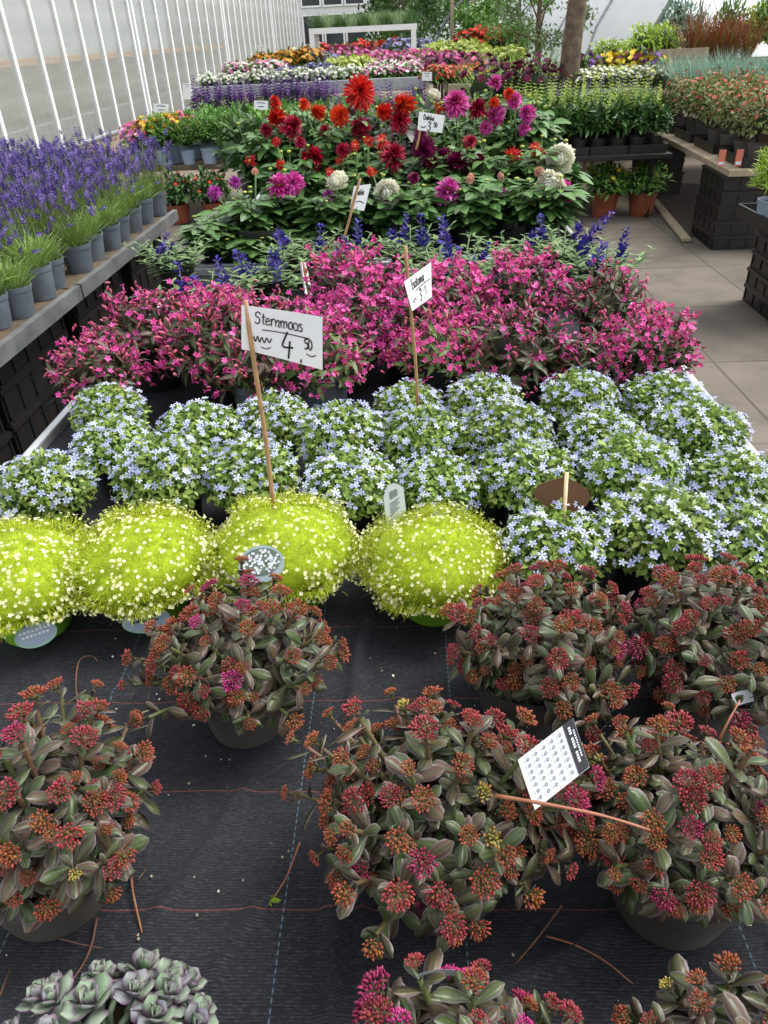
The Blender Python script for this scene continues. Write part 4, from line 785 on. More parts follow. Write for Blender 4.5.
for i, (x, y) in enumerate(sites):
    cols = []
    for _, _, k_ in fl_by[i]:
        if colw[k_] not in cols: cols.append(colw[k_])
    j = [q for q in sites if q[1] == y].index((x, y))
    what = 'dahlia with '+' and '.join(cols[:2])+' flowers' if cols else 'leafy dahlia without open flowers'
    t = thing('dahlia_plant', '%s, %s row, %s from the left' % (what, rown[y], ordn(j)), 'plant', (x, y, .724), 'potted dahlias on the second bench'); ob('pot', pk, t)
    fo = ob('foliage', DD if i in (14, 18) else DF[i % 4], t); fo.rotation_euler = (0, 0, i*1.3); hs = heights[y]/.40; fo.scale = (1.0, 1.0, hs)
    if fl_by[i]:
        g = Geo()
        for (w, d, kd) in fl_by[i]:
            l = w-np.array([x, y, .724]); zc = float((w-C0)@CM[:, 2]); r = d/2/F*zc*1.18
            g.tube([[l[0]*.2, l[1]*.2, .12], [l[0]*.6, l[1]*.5, l[2]*.6], [l[0], l[1]+.01, l[2]-r*.1]], [.005, .004, .003], 5)
        ob('flower_stem', g.mesh('flower_stem', [M['dah_leaf']]), t)
        for q, (w, d, kd) in enumerate(fl_by[i]):
            l = w-np.array([x, y, .724]); zc = float((w-C0)@CM[:, 2]); r = d/2/F*zc*1.18; z = nrm(nrm(C0-w)*.6+UP*.4+RNG.normal(size=3)*.42); X_ = nrm(np.cross(z, RNG.normal(size=3))); Y_ = np.cross(z, X_); me = FLW[kd][q % len(FLW[kd])]
            ob('flower', me, t, mat=Matrix([[X_[a]*r, Y_[a]*r, z[a]*r, l[a]] for a in range(3)]+[[0, 0, 0, 1]]))

# ------------------------------------------------------------------ lavender
lp = [lavender_parts(110+k, nsp=[62, 56, 60, 14][k]) for k in range(4)]; pl_ = pot_mesh('pot', .068, .12, M['pot_grey'], .8)
front_y = [2.14, 2.30, 2.46, 2.62, 2.79, 2.97, 3.17, 3.40, 3.58, 3.77, 3.96, 4.16, 4.33]
for r_ in range(6):
    for j, y in enumerate(front_y):
        x = -1.43-r_*.185+random.uniform(-.02, .02); v_ = 3 if (r_ == 0 and j in (3, 4, 5, 7, 8, 10)) else (j+r_) % 3
        plant([('pot', pl_), ('foliage', lp[v_][0]), ('blossom', lp[v_][1])], 'lavender_plant', 'potted lavender, %s row from the gap, %s from the near end' % (ordn(r_), ordn(j)), 'plant', (x, y+random.uniform(-.03, .03), .717), 'lavender pots on the grey edged tables', sc=random.uniform(.93, 1.1) if r_ else random.uniform(.9, 1.02)).rotation_euler = (random.uniform(-.05, .05), random.uniform(-.05, .05), random.uniform(0, 6.28))

# ------------------------------------------------------------------ left middle bench with green pots
bench('low_bench', 'low dark bench carrying the rows of green pots', 'bench', -3.3, -.3, 7.95, 9.45, .5, 'wood_table', 'wood_table', .0, .03)
gb = [generic_bush(120+k, .13, .15, .26, 'bush_leaf', 420, .055, .28, lance, upright=.6) for k in range(3)]; ps = pot_mesh('pot', .075, .13, M['pot_slate'])
for r_ in range(4):
    for j in range(10): plant([('pot', ps)]+gb[(j+r_) % 3], 'green_pot_plant', 'bushy green plant in grey blue pot, %s row, %s from the left' % (ordn(r_), ordn(j)), 'plant', (-2.42+j*.215+random.uniform(-.02, .02), 8.07+r_*.36, .501), 'green pot plants on the low bench', sc=random.uniform(.92, 1.1))
dz = [generic_bush(126+k, .15, .13, .2, 'bush_leaf', 220, .05, .3, lance, fl, 60, .028) for k, fl in enumerate((['hotpink', 'pink'], ['orange', 'yellow'], ['yellow', 'hotpink']))]
for k, (x, y, v_, lb) in enumerate(((137, 132, 0, 'pink daisies by the greenhouse wall'), (152, 127, 1, 'orange daisies beside the pink ones by the wall'), (167, 125, 1, 'amber daisies in front of the white card'), (178, 124, 2, 'mixed yellow and pink daisies left of the green pots'), (172, 138, 2, 'lower mixed daisies in front of the green pots'))):
    q = Q(x, y, 8.1+.06*k); plant([('pot', ps)]+dz[v_], 'daisy_plant', lb, 'plant', (q[0], 8.1+.06*k, .501), 'daisies on the low bench', sc=max(.7, (q[2]-.5)/.27))
vb = [generic_bush(130+k, .22, .2, .32, ['bush_leaf', 'deep_leaf'][k], 480, .07, .4, ovate, ['yellow', 'red'][k], [10, 14][k], .022, .2) for k in range(2)]; pt = pot_mesh('pot', .13, .2, M['pot_terra'], .8, .012, .03); pt2 = pot_mesh('pot', .15, .24, M['pot_terra'], .75, .012, .03)
for k, (x, y, v_, pp, lb) in enumerate(((181, 228, 1, pt, 'red flecked bush in a terracotta pot on the ground at the left'), (603, 222, 0, pt2, 'left of two yellow flecked bushes in terracotta pots by the path'), (640, 221, 0, pt2, 'right of two yellow flecked bushes in terracotta pots by the path'), (215, 226, 1, pt, 'bush on the ground half hidden behind the dahlia leaves'))):
    c = P(x, y-6, 0); plant([('pot', pp)]+vb[v_], 'terracotta_pot_plant', lb, 'plant', (c[0], c[1], .001), 'bushes in terracotta pots', sc=.86)

# ------------------------------------------------------------------ far flower benches
fb = {k: generic_bush(140+i, .2, .13, .14, lf, 170, .07, .4, ovate, fl, n, .035, .15) for i, (k, lf, fl, n) in enumerate((('white', 'bush_leaf', ['white'], 85), ('limey', 'lime_leaf', ['limey'], 60), ('pink', 'bush_leaf', ['pink', 'hotpink'], 80), ('palepink', 'bush_leaf', ['pink', 'white'], 80), ('orange', 'deep_leaf', ['orange'], 75), ('red', 'deep_leaf', ['red'], 60), ('violet', 'bush_leaf', ['violet'], 80), ('yellow', 'lime_leaf', ['yellow'], 60), ('dark', 'dah_dark', ['maroon', 'hotpink'], 45), ('salmon', 'bush_leaf', ['salmon', 'red'], 70), ('green', 'deep_leaf', ['limey'], 6)))}
def row(kind, x0, x1, n, y0, y1, Y, desc, name='bedding_plant', sc=1., jy=.15, base=None, cat='plant', proto=None, group=None):
    for j in range(n):
        f = j/max(1, n-1); Yj = Y+random.uniform(-jy, jy); q = Q(x0+(x1-x0)*f, y0+(y1-y0)*f, Yj); pr = proto or fb[kind]; z = (q[2]-.2*sc) if base is None else base
        plant(pr if not callable(pr) else pr(j), name, '%s, %s from the left' % (desc, ordn(j)) if n > 1 else desc, cat, (q[0], Yj, z), group or desc, sc=sc*random.uniform(.92, 1.1))
# long zinc bench from 13 m to 23 m
bench('long_bench', 'long zinc sided bench of bedding flowers before the house', 'bench', -3.25, .35, 12.95, 22.5, .86, 'wood_table', 'zinc', .09, .05, thick=.06)
row('white', 208, 352, 10, 80, 76, 13.25, 'white bedding flowers along the front of the zinc bench', base=.862, sc=.85, jy=.06)
row('palepink', 372, 412, 4, 76, 74, 13.3, 'pale pink and white flowers at the right of the zinc bench', base=.862, sc=.9)
row('palepink', 236, 272, 4, 67, 66, 15.2, 'dusty pink flowers behind the white row', base=.862, sc=1.2)
row('violet', 285, 325, 4, 69, 66, 14.3, 'violet flowers behind the white row', base=.862, sc=.9)
row('limey', 338, 362, 3, 68, 67, 14.4, 'lime green cushions in the middle of the zinc bench', base=.862, sc=1.15)
row('pink', 362, 425, 6, 64, 60, 15.2, 'soft pink flowers in a broad drift', base=.862, sc=1.3)
row('palepink', 378, 428, 5, 70, 66, 14.2, 'pale pink flowers in front of the pink drift', base=.862, sc=1.0)
row('orange', 262, 308, 6, 63, 58, 17., 'orange marigolds behind the dusty pink flowers', base=.862, sc=1.55)
row('violet', 318, 332, 2, 60, 59, 17., 'violet flowers right of the orange marigolds', base=.862, sc=1.3)
row('pink', 340, 370, 3, 57, 55, 18, 'deep pink flowers behind the lime cushions', base=.862, sc=1.5)
row('red', 320, 346, 4, 54, 52, 19.5, 'red flowers beside the greenhouse end', base=.862, sc=1.7)
row('red', 352, 396, 6, 49, 45, 20.5, 'bright red flowers in front of the white rack', base=.862, sc=1.75)
row('violet', 398, 420, 3, 47, 46, 20, 'violet blue flowers right of the bright reds', base=.862, sc=1.75)
row('white', 293, 310, 2, 54, 52, 20, 'white flowers near the end of the greenhouse', base=.862, sc=1.6)
# purple spikes in front of the zinc bench
def spikes_plant(seed, n, hgt, spread, sm, leafm):
    rng = np.random.default_rng(seed); g = Geo(); b = Geo(); tp = spike_geo(34, .22, .03, .75, True, seed).tpl()
    for k in range(n):
        a = rng.random()*6.28; r = math.sqrt(rng.random())*spread; tip = np.array([r*math.cos(a), r*math.sin(a), hgt*rng.uniform(.6, 1)-.2]); g.tube([[tip[0]*.4, tip[1]*.4, .05], tip], .003, 4, 0, rng.random(), cap=False)
        b.scatter(tp, zframe(nrm(np.array([[tip[0]*.5, tip[1]*.5, .6]])+rng.normal(size=(1, 3))*.05))*rng.uniform(.8, 1.2), tip[None], np.array([rng.random()]), 0, keep=True)
    m = 160; d = dome_dirs(m, -.2, .1); L = d*np.array([spread*.9, spread*.9, hgt*.3])+UP*hgt*.3; L[:, 2] = np.maximum(L[:, 2], .03); g.scatter(leaf(1, .3, lance, 2, .3, .2), frame(nrm(d+rng.normal(size=(m, 3))*.5), np.tile(UP, (m, 1))+rng.normal(size=(m, 3))*.2)*rng.uniform(.05, .09, m)[:, None, None], L, rng.random(m), 0)
    return [('foliage', g.mesh('foliage', [M[leafm]])), ('blossom', b.mesh('blossom', [M[sm]]))]
mg = [spikes_plant(160+k, 26, .62, .17, 'fl_purple', 'deep_leaf') for k in range(2)]
p12 = pot_mesh('pot', .09, .15, M['pot_black']); bench('plant_table', 'low table with purple meadow sage before the zinc bench', 'table', -3.3, -.3, 11.9, 12.7, .42, 'wood_table', 'wood_table', 0, .03)
row(None, 200, 330, 12, 106, 102, 12.3, 'purple meadow sage before the zinc bench', 'meadow_sage', base=.43, sc=1.02, jy=.12, proto=lambda j: [('pot', p12)]+mg[j % 2])
row(None, 352, 420, 5, 100, 96, 12.3, 'thin purple meadow sage right of the dahlias tops', 'meadow_sage', base=.25, sc=1, jy=.1, proto=lambda j: mg[j % 2])
# centre: benches behind the dahlias
bench('plant_table', 'table of green and dark leaved plants behind the dahlias', 'table', -.95, 1.0, 5.3, 6.6, .6, 'wood_table', 'wood_table', 0, .03)
cg = [generic_bush(170+k, .17, .2, .26, ['deep_leaf', 'dah_dark', 'bush_leaf'][k], 260, .08, .45, ovate, None) for k in range(3)]
row(None, 245, 520, 7, 120, 110, 5.5, 'leafy plant in the first row behind the dahlias', 'leafy_plant', base=.601, jy=.05, proto=lambda j: [('pot', p12)]+cg[[0, 1, 0, 2, 1, 2, 0][j]])
row(None, 260, 500, 7, 110, 100, 6.15, 'leafy plant in the second row behind the dahlias', 'leafy_plant', base=.601, jy=.05, proto=lambda j: [('pot', p12)]+cg[[2, 0, 1, 0, 2, 1, 2][j]])
bench('long_bench', 'second flower bench right of the zinc bench', 'bench', .6, 2.6, 12.2, 22, .8, 'wood_table', 'woodgrey', .07, .05, thick=.06)
row('salmon', 436, 476, 4, 78, 74, 12.5, 'red and salmon flowers along the front of the right bench', base=.802, sc=1.0)
row('dark', 432, 475, 4, 68, 64, 14, 'dark leaved plants with maroon flowers', base=.802, sc=1.3)
row('pink', 425, 445, 2, 63, 62, 15.5, 'pink flowers at the left of the right bench', base=.802, sc=1.3)
row('limey', 430, 470, 4, 52, 49, 19, 'lime yellow plants far back on the right bench', base=.802, sc=1.7)
row('red', 468, 500, 4, 40, 38, 21, 'bright red flowers far back by the young tree', base=.98, sc=1.9)
row('limey', 478, 510, 3, 58, 56, 16, 'pale green cushions on the right bench', base=.802, sc=1.5)
# tall grasses and dark cosmos
tg = [('foliage', blades_plant(180+k, 150, .95, .55, ['lime_leaf', 'bush_leaf'][k], .02, .08)) for k in range(2)]
for k, (x, Y, s) in enumerate(((503, 10.8, 1.05), (522, 11.2, 1.15), (540, 10.6, .95), (486, 11.4, .9), (556, 11.2, 1.0))):
    q = Q(x, 60, Y); plant([('pot', p12), tg[k % 2]], 'tall_grass_plant', 'tall arching green grass left of the tree trunk, %s from the left' % ordn([1, 2, 3, 0, 4][k]), 'grass plant', (q[0], Y, .45), 'tall grasses by the tree trunk', sc=s)
bench('plant_table', 'table with tall grasses left of the tree trunk', 'table', 1.0, 1.85, 10.2, 11.8, .449, 'wood_table', 'woodgrey', 0, .03)
cs = spikes_plant(185, 4, .5, .1, 'fl_maroon', 'deep_leaf'); dk = generic_bush(186, .22, .22, .3, 'dah_dark', 130, .07, .3, lance, ['maroon'], 16, .045, .3, top=.04)
row(None, 484, 552, 6, 64, 60, 9.6, 'dark leaved cosmos with maroon flowers', 'cosmos_plant', base=.62, sc=1.0, proto=lambda j: [('pot', p12)]+dk)
bench('plant_table', 'table with dark cosmos in front of the tall grasses', 'table', .55, 2.1, 9.2, 9.95, .619, 'wood_table', 'woodgrey', 0, .03)

# ------------------------------------------------------------------ right middle: snapdragons, daisies, roses
bench('plant_table', 'low table carrying trays of lime snapdragons', 'table', .85, 2.3, 7.12, 8.95, .545, 'wood_table', 'crate', 0, .03)
def tray(x, y, z, nx, ny, p, label, group, rz=0):
    g = Geo(); w, l = nx*p, ny*p; g.box(-w/2, w/2, -l/2, l/2, 0, .006)
    for s in (-1, 1): g.box(s*w/2-.006, s*w/2+.006, -l/2, l/2, .007, .07); g.box(-w/2+.007, w/2-.007, s*l/2-.006, s*l/2+.006, .007, .07)
    for i in range(1, nx): g.box(-w/2+i*p-.004, -w/2+i*p+.004, -l/2+.007, l/2-.007, .007, .045)
    o = tag(ob('plant_tray', g.mesh('plant_tray', [M['crate']], False), None, (x, y, z)), label, 'tray', group); o.rotation_euler = (0, 0, rz); return o
def snap(seed):
    rng = np.random.default_rng(seed); pr = generic_bush(seed, .095, .12, .22, 'deep_leaf', 210, .075, .38, ovate, upright=.4); b = Geo()
    for k in range(3):
        a = rng.random()*6.28; q = rng.uniform(.01, .05); tp = spike_geo(48, .23, .036, .7, True, seed+k, .6).tpl(); b.scatter(tp, zframe(np.array([[rng.normal()*.08, rng.normal()*.08, 1]])), np.array([[q*math.cos(a), q*math.sin(a), .27+rng.uniform(-.05, .03)]]), np.array([.5]), 0, keep=True)
    return pr+[('blossom', b.mesh('blossom', [M['fl_snap']]))]
sn = [snap(190+k) for k in range(3)]; pq = pot_mesh('pot', .07, .11, M['pot_black'])
for r_ in range(4):
    for j in range(8): plant([('pot', pq)]+sn[(j+r_) % 3], 'snapdragon_plant', 'lime spiked snapdragon, %s row from the path, %s from the left' % (ordn(r_), ordn(j)), 'plant', (1.0+j*.168, 7.26+r_*.3, .553), 'lime snapdragons in trays', sc=random.uniform(.95, 1.08)*1.02)
for j in range(4): tray(1.085+j*.336, 7.26, .546, 2, 1, .166, 'black tray under the front snapdragons, %s from the left' % ordn(j), 'trays under the snapdragons')
dg = [('foliage', blades_plant(200, 260, .42, .35, 'deep_leaf', .01, .1))]; dgf = spikes_plant(201, 9, .5, .14, 'lav_flower', 'sal_leaf')
row(None, 545, 650, 9, 92, 88, 8.75, 'thin grey green stems behind the snapdragons', 'stem_plant', base=.56, sc=1.05, jy=.1, proto=lambda j: dgf if j % 2 else dg+dgf[:1])
bench('plant_table', 'table of daisies and pansies around the tree trunk', 'table', 2.02, 3.15, 9.55, 11.2, .7, 'wood_table', 'woodgrey', 0, .03)
wd_ = generic_bush(205, .17, .12, .24, 'sal_leaf', 160, .06, .25, lance, ['white', 'limey'], 55, .026, .3)
row(None, 586, 655, 7, 72, 67, 9.75, 'creamy white daisies right of the trunk', 'daisy_plant', base=.702, sc=1.0, jy=.08, proto=wd_)
py_ = [generic_bush(207+k, .17, .12, .26, 'bush_leaf', 150, .07, .4, ovate, fl, 34, .04, .2) for k, fl in enumerate((['yellow', 'yellow', 'maroon'], ['maroon', 'purple'], ['yellow']))]
row(None, 584, 655, 7, 58, 56, 10.6, 'yellow and maroon pansies behind the white daisies', 'pansy_plant', base=.702, sc=1.2, jy=.1, proto=lambda j: py_[[1, 0, 2, 0, 2, 1, 0][j]])
# rose plank
t = thing('plank_table', 'weathered plank table on black crates carrying the rose trays', 'table', (2.345, 5.93, 0)); t.rotation_euler = (0, 0, -.06)
g2 = Geo(); g2.box(0, .26, 0, 3.2, .535, .575); g2.box(.27, .75, 0, 3.2, .535, .573); g2.box(.76, 1.3, 0, 3.2, .535, .574); ob('table_top', g2.mesh('table_top', [M['woodgrey']], False), t)
for x in (.75, 1.15): g = Geo(); g.box(x, x+.08, 2.0, 2.08, 0, .534); ob('leg', g.mesh('leg', [M['crate']], False), t)
ro = [generic_bush(210+k, .16, .19, .26, 'rose_leaf', 420, .04, .5, ovate, ['salmon', 'salmon', 'red'] if k else ['salmon'], 15+5*k, .017, .15, stems=8, core=.45) for k in range(3)]; pr_ = pot_mesh('pot', .075, .12, M['pot_taupe'])
for r_ in range(4):
    for j in range(8):
        x, y = 2.60+r_*.31+.06*(5.93-6.1-j*.36)*-1, 6.12+j*.36
        plant([('pot', pr_)]+ro[(j+r_*2) % 3], 'patio_rose', 'salmon flowered rose bush, %s row from the path, %s from the near end' % (ordn(r_), ordn(j)), 'shrub', (x, y, .586), 'salmon roses in trays on the plank', sc=random.uniform(.95, 1.12))
    for j in range(4): tray(2.60+r_*.31+.06*(.2+j*.72+.15), 6.30+j*.72, .576, 1, 2, .30 if False else .29, 'black tray with two rose pots, %s row, %s from the near end' % (ordn(r_), ordn(j)), 'rose trays', -.06)
for k, (x, y, Y) in enumerate(((724, 138, 6.02), (741, 140, 6.0))):
    q = Q(x, y, Y); g = Geo(); g.box(-.025, .025, -.001, .001, 0, .11); o = ob('plant_label', g.mesh('plant_label', [M['fl_salmon']], False), None, (q[0], Y-.03, .60)); tag(o, ['left pinkish picture label on the rose tray', 'right pinkish picture label on the rose tray'][k], 'label', 'labels on the rose trays')
    g = Geo(); g.box(-.018, .018, -.0022, -.0012, .01, .03); ob('print', g.mesh('print', [M['paper']], False), o)
# old timber on the ground
a, b = P(652, 203, 0), P(684, 243, 0); L = math.hypot(b[0]-a[0], b[1]-a[1]); g = Geo(); g.box(0, .075, 0, L, 0, .035); o = tag(ob('timber_beam', g.mesh('timber_beam', [M['woodgrey']], False), None, (b[0]-.02, b[1], .003)), 'old pale timber beam lying on the path edge', 'beam'); o.rotation_euler = (0, 0, math.atan2(-(a[0]-b[0]), a[1]-b[1])); bv = o.modifiers.new('bevel', 'BEVEL'); bv.width = .008
# conifer pot at the right edge
q = Q(762, 212, 4.42); ppc = pot_mesh('pot', .09, .15, M['pot_slate'], .8)
cf = generic_bush(220, .13, .16, .28, 'lime_leaf', 700, .06, .16, lance, upright=.9, core=.6)
plant([('pot', ppc)]+cf, 'conifer_plant', 'lime green feathery conifer in a grey blue pot at the right edge', 'plant', (2.01, 4.4, .531), None, sc=.9)
tray(2.135, 4.4, .523, 2, 3, .19, 'black tray under the conifer pot at the right edge', 'trays on the right crates')
# far right: trough, grasses, shrubs
bench('plant_table', 'grey table holding the blue grasses at the right', 'table', 2.7, 5.6, 8.85, 10.3, .80, 'wood_table', 'woodgrey', 0, .03)
bg = [('foliage', blades_plant(230+k, 300, .40, .55, 'blue_blade', .006, .05)) for k in range(2)]
for r_ in range(3):
    for j in range(9): plant([('pot', pr_), (bg[j % 2][0], bg[j % 2][1])] if r_ == 0 else [bg[(j+r_) % 2]], 'blue_grass_plant', 'fine blue green grass tuft, %s row, %s from the left' % (ordn(r_), ordn(j)), 'grass plant', (3.0+j*.27, 9.0+r_*.35, .801 if r_ == 0 else .86), 'blue grass tufts on the grey table', sc=random.uniform(.9, 1.1))
q0, q1 = Q(657, 62, 10.9), Q(694, 62, 10.9)
t = thing('wooden_trough', 'grey weathered wooden trough behind the yellow pansies', 'trough', (q0[0], 10.9, 0)); wd = .62
for (z0, z1) in ((.98, 1.10), (1.105, 1.21)):
    g = Geo(); g.box(0, wd, 0, .03, z0, z1); ob('board', g.mesh('board', [M['woodgrey']], False), t)
g = Geo(); g.box(0, wd, .031, .9, 1.0, 1.13); ob('soil', g.mesh('soil', [M['soil']], False), t)
for x in (.02, wd*.5, wd-.1): g = Geo(); g.box(x, x+.09, .04, .12, 0, .999); ob('leg', g.mesh('leg', [M['woodgrey']], False), t)
rg = [('foliage', blades_plant(235+k, 130, .62, .35, 'red_blade', .011, .06)) for k in range(2)]
for k, x in enumerate((694, 706, 716, 726, 735, 748)): q = Q(x, 45, 11.2); plant([rg[k % 2]], 'red_grass_plant', 'reddish upright grass before the big tunnel, %s from the left' % ordn(k), 'grass plant', (q[0], 11.2, 1.051), 'red grasses before the big tunnel', sc=random.uniform(.85, 1.15))
ls = [generic_bush(240+k, .28, .25, .25, ['lime_leaf', 'bush_leaf', 'blue_blade'][k], 420, .08, .4, ovate) for k in range(3)]
for k, (x, Y, v_, s, sz, lb) in enumerate(((608, 11.6, 0, .85, .9, 'low lime shrub above the yellow pansies'), (645, 11.7, 0, .9, 1.2, 'bright lime shrub right of the trunk'), (662, 11.5, 0, .8, 1.3, 'taller lime shrub left of the red grasses'), (674, 12.4, 2, .8, 2.2, 'tall pale blue green shrub against the tunnel'), (693, 12.3, 2, .7, 2.0, 'slim pale shrub beside the red grasses'), (725, 11.9, 1, .7, 2.2, 'tall green shrub behind the red grasses'), (752, 11.8, 0, .8, 1.5, 'lime green shrub at the right edge'), (768, 11.7, 1, .9, 1.6, 'green shrub cut by the right edge'), (630, 12.6, 0, .7, 1.0, 'small lime shrub in the back beside the trunk'))):
    q = Q(x, 50, Y); plant(ls[v_], 'lime_shrub' if v_ == 0 else 'green_shrub', lb, 'shrub', (q[0], Y, 1.051 if Y < 11.85 and q[0] > q1[0] else .95), 'shrubs in front of the big tunnel', sc=(s, s, s*sz))
bench('plant_table', 'dark table carrying the red grasses', 'table', q1[0]+.05, 7.0, 10.9, 11.8, 1.05, 'wood_table', 'wood_table', 0, .03)
bench('plant_table', 'small back table under the lime shrubs by the trunk', 'table', 1.9, q1[0], 11.25, 11.8, .949, 'wood_table', 'wood_table', 0, .03)
bench('plant_table', 'back table with shrubs before the big tunnel', 'table', 1.9, 6.8, 11.82, 13.2, .949, 'wood_table', 'woodgrey', 0, .03)
# ------------------------------------------------------------------ signs with handwriting
def ell(cx, cy, rx, ry, a0=80, a1=440): return [(cx+rx*math.cos(math.radians(a)), cy+ry*math.sin(math.radians(a))) for a in np.linspace(a0, a1, 13)]
GL = {'S': (.9, [[(.8, 1.45), (.5, 1.75), (.1, 1.5), (.2, 1.05), (.6, .75), (.65, .3), (.3, 0), (-.05, .2)]]), 't': (.6, [[(.3, 1.6), (.25, .25), (.5, 0)], [(0, 1.05), (.6, 1.12)]]),
      'e': (.75, [[(.05, .5), (.6, .62), (.45, 1), (.1, .85), (.05, .3), (.35, 0), (.75, .25)]]), 'r': (.65, [[(.1, 1), (.12, 0)], [(.12, .6), (.35, 1), (.65, .92)]]), 'n': (.8, [[(.05, 1), (.1, 0)], [(.1, .55), (.4, 1), (.6, .8), (.62, .1), (.78, .05)]]),
      'm': (1.15, [[(.05, 1), (.1, 0)], [(.1, .6), (.32, 1), (.5, .75), (.5, 0)], [(.5, .6), (.78, 1), (.95, .75), (.97, .05)]]), 'o': (.75, [ell(.35, .5, .32, .5)]), 's': (.65, [[(.6, .9), (.3, 1), (.1, .78), (.5, .42), (.45, .05), (.0, .08)]]),
      'I': (.45, [[(.25, 1.75), (.15, 0)], [(.0, 1.7), (.5, 1.78)], [(-.08, .0), (.4, .03)]]), 'a': (.8, [[(.6, .9), (.3, 1), (.05, .5), (.25, 0), (.55, .4), (.62, 1), (.66, .1), (.8, .1)]]), 'u': (.8, [[(.05, 1), (.08, .2), (.32, 0), (.58, .35), (.62, 1), (.66, .05)]]),
      '4': (.95, [[(.45, 1.75), (.0, .62), (.95, .66)], [(.66, 1.1), (.55, -.25)]]), '5': (.8, [[(.8, 1.7), (.22, 1.7), (.15, 1), (.55, 1.05), (.72, .5), (.4, 0), (.05, .12)]]), '0': (.8, [ell(.38, .85, .34, .85)]),
      '3': (.8, [[(.05, 1.5), (.42, 1.72), (.7, 1.35), (.3, .95), (.76, .55), (.45, 0), (.0, .18)]]), ',': (.35, [[(.2, .2), (.08, -.25)]]), '-': (.7, [[(.05, .7), (.6, .75)]]), ' ': (.6, []),
      'D': (.95, [[(.1, 1.7), (.1, 0), (.6, .2), (.8, .9), (.5, 1.6), (.05, 1.7)]]), 'h': (.8, [[(.08, 1.75), (.1, 0)], [(.1, .6), (.42, 1), (.6, .75), (.62, 0)]]), 'l': (.4, [[(.1, 1.75), (.12, .1), (.3, 0)]]), 'i': (.35, [[(.1, 1), (.12, 0)], [(.12, 1.4), (.15, 1.5)]])}
def write(txt, x, y, xh, slope=0., w=.012, jit=.03, seed=1):
    """pen strokes for a word: lists of (x, y) with y down, in card widths"""
    rng = np.random.default_rng(seed); out = []
    for ch in txt:
        ad, st = GL[ch]
        for s in st: out.append(([(x+(px+rng.normal()*jit)*xh*.95, y+slope*px*xh-(py+rng.normal()*jit)*xh) for px, py in s], w))
        x += ad*xh*1.02; y += slope*ad*xh
    return out
def smooth(p, n=5):
    p = np.asarray(p, float)
    if len(p) < 3: return np.stack([p[0]+(p[-1]-p[0])*t for t in np.linspace(0, 1, 6)])
    q = np.concatenate([2*p[:1]-p[1:2], p, 2*p[-1:]-p[-2:-1]]); out = []
    for i in range(1, len(q)-2):
        for t in np.linspace(0, 1, n, endpoint=False): out.append(.5*((2*q[i])+(-q[i-1]+q[i+1])*t+(2*q[i-1]-5*q[i]+4*q[i+1]-q[i+2])*t*t+(-q[i-1]+3*q[i]-3*q[i+1]+q[i+2])*t**3))
    return np.array(out+[p[-1]])
class Card:
    """a thin bent card between four world corners (tl, tr, br, bl)"""
    def __init__(s, tl, tr, br, bl, bend=0.):
        s.c = [np.array(q, float) for q in (tl, tr, br, bl)]; s.w = np.linalg.norm(s.c[1]-s.c[0]); s.h = np.linalg.norm(s.c[3]-s.c[0]); s.asp = s.h/s.w; s.bend = bend
        n = np.cross(s.c[1]-s.c[0], s.c[3]-s.c[0]); s.n = nrm(n); s.n = s.n if s.n@(C0-s.c[0]) > 0 else -s.n
    def at(s, u, v, off=0.):
        a, b, c, d = s.c; return a*(1-u)*(1-v)+b*u*(1-v)+c*u*v+d*(1-u)*v+s.n*(off-s.bend*4*u*(1-u)*s.w)
    def mesh(s, name, mats, shape=None):
        g = Geo(); n = 12; us = np.linspace(0, 1, n+1)
        for off, m in ((.0004, 0), (-.0004, 0)):
            V = [];
            for u in us:
                lo, hi = shape(u) if shape else (0, 1)
                V += [s.at(u, lo, off), s.at(u, hi, off)]
            g.poly(V, [(2*k, 2*k+2, 2*k+3, 2*k+1) for k in range(n)], m)
        return g.mesh(name, mats, False)
    def strokes(s, name, st, mat, off=.0012):
        g = Geo()
        for pts, w in st:
            p = smooth(pts); d = np.gradient(p, axis=0); d /= np.linalg.norm(d, axis=1)[:, None]+1e-9; nn = np.stack([-d[:, 1], d[:, 0]], 1)*w/2; V = []
            for q, o in zip(p, nn): V += [s.at(q[0]+o[0], (q[1]+o[1])/s.asp, off), s.at(q[0]-o[0], (q[1]-o[1])/s.asp, off)]
            g.poly(V, [(2*k, 2*k+1, 2*k+3, 2*k+2) for k in range(len(p)-1)])
        return g.mesh(name, [M[mat]], False)
    def quads(s, name, rects, mat, off=.0011):
        g = Geo()
        for (u0, v0, u1, v1) in rects:
            k = 4; 
            for i in range(k):
                a_, b_ = u0+(u1-u0)*i/k, u0+(u1-u0)*(i+1)/k; g.poly([s.at(a_, v0, off), s.at(b_, v0, off), s.at(b_, v1, off), s.at(a_, v1, off)], [(0, 1, 2, 3)])
        return g.mesh(name, [M[mat]], False)
def localise(root, obs):
    inv = -Vector(root.location)
    for o in obs: o.data.transform(Matrix.Translation(inv))
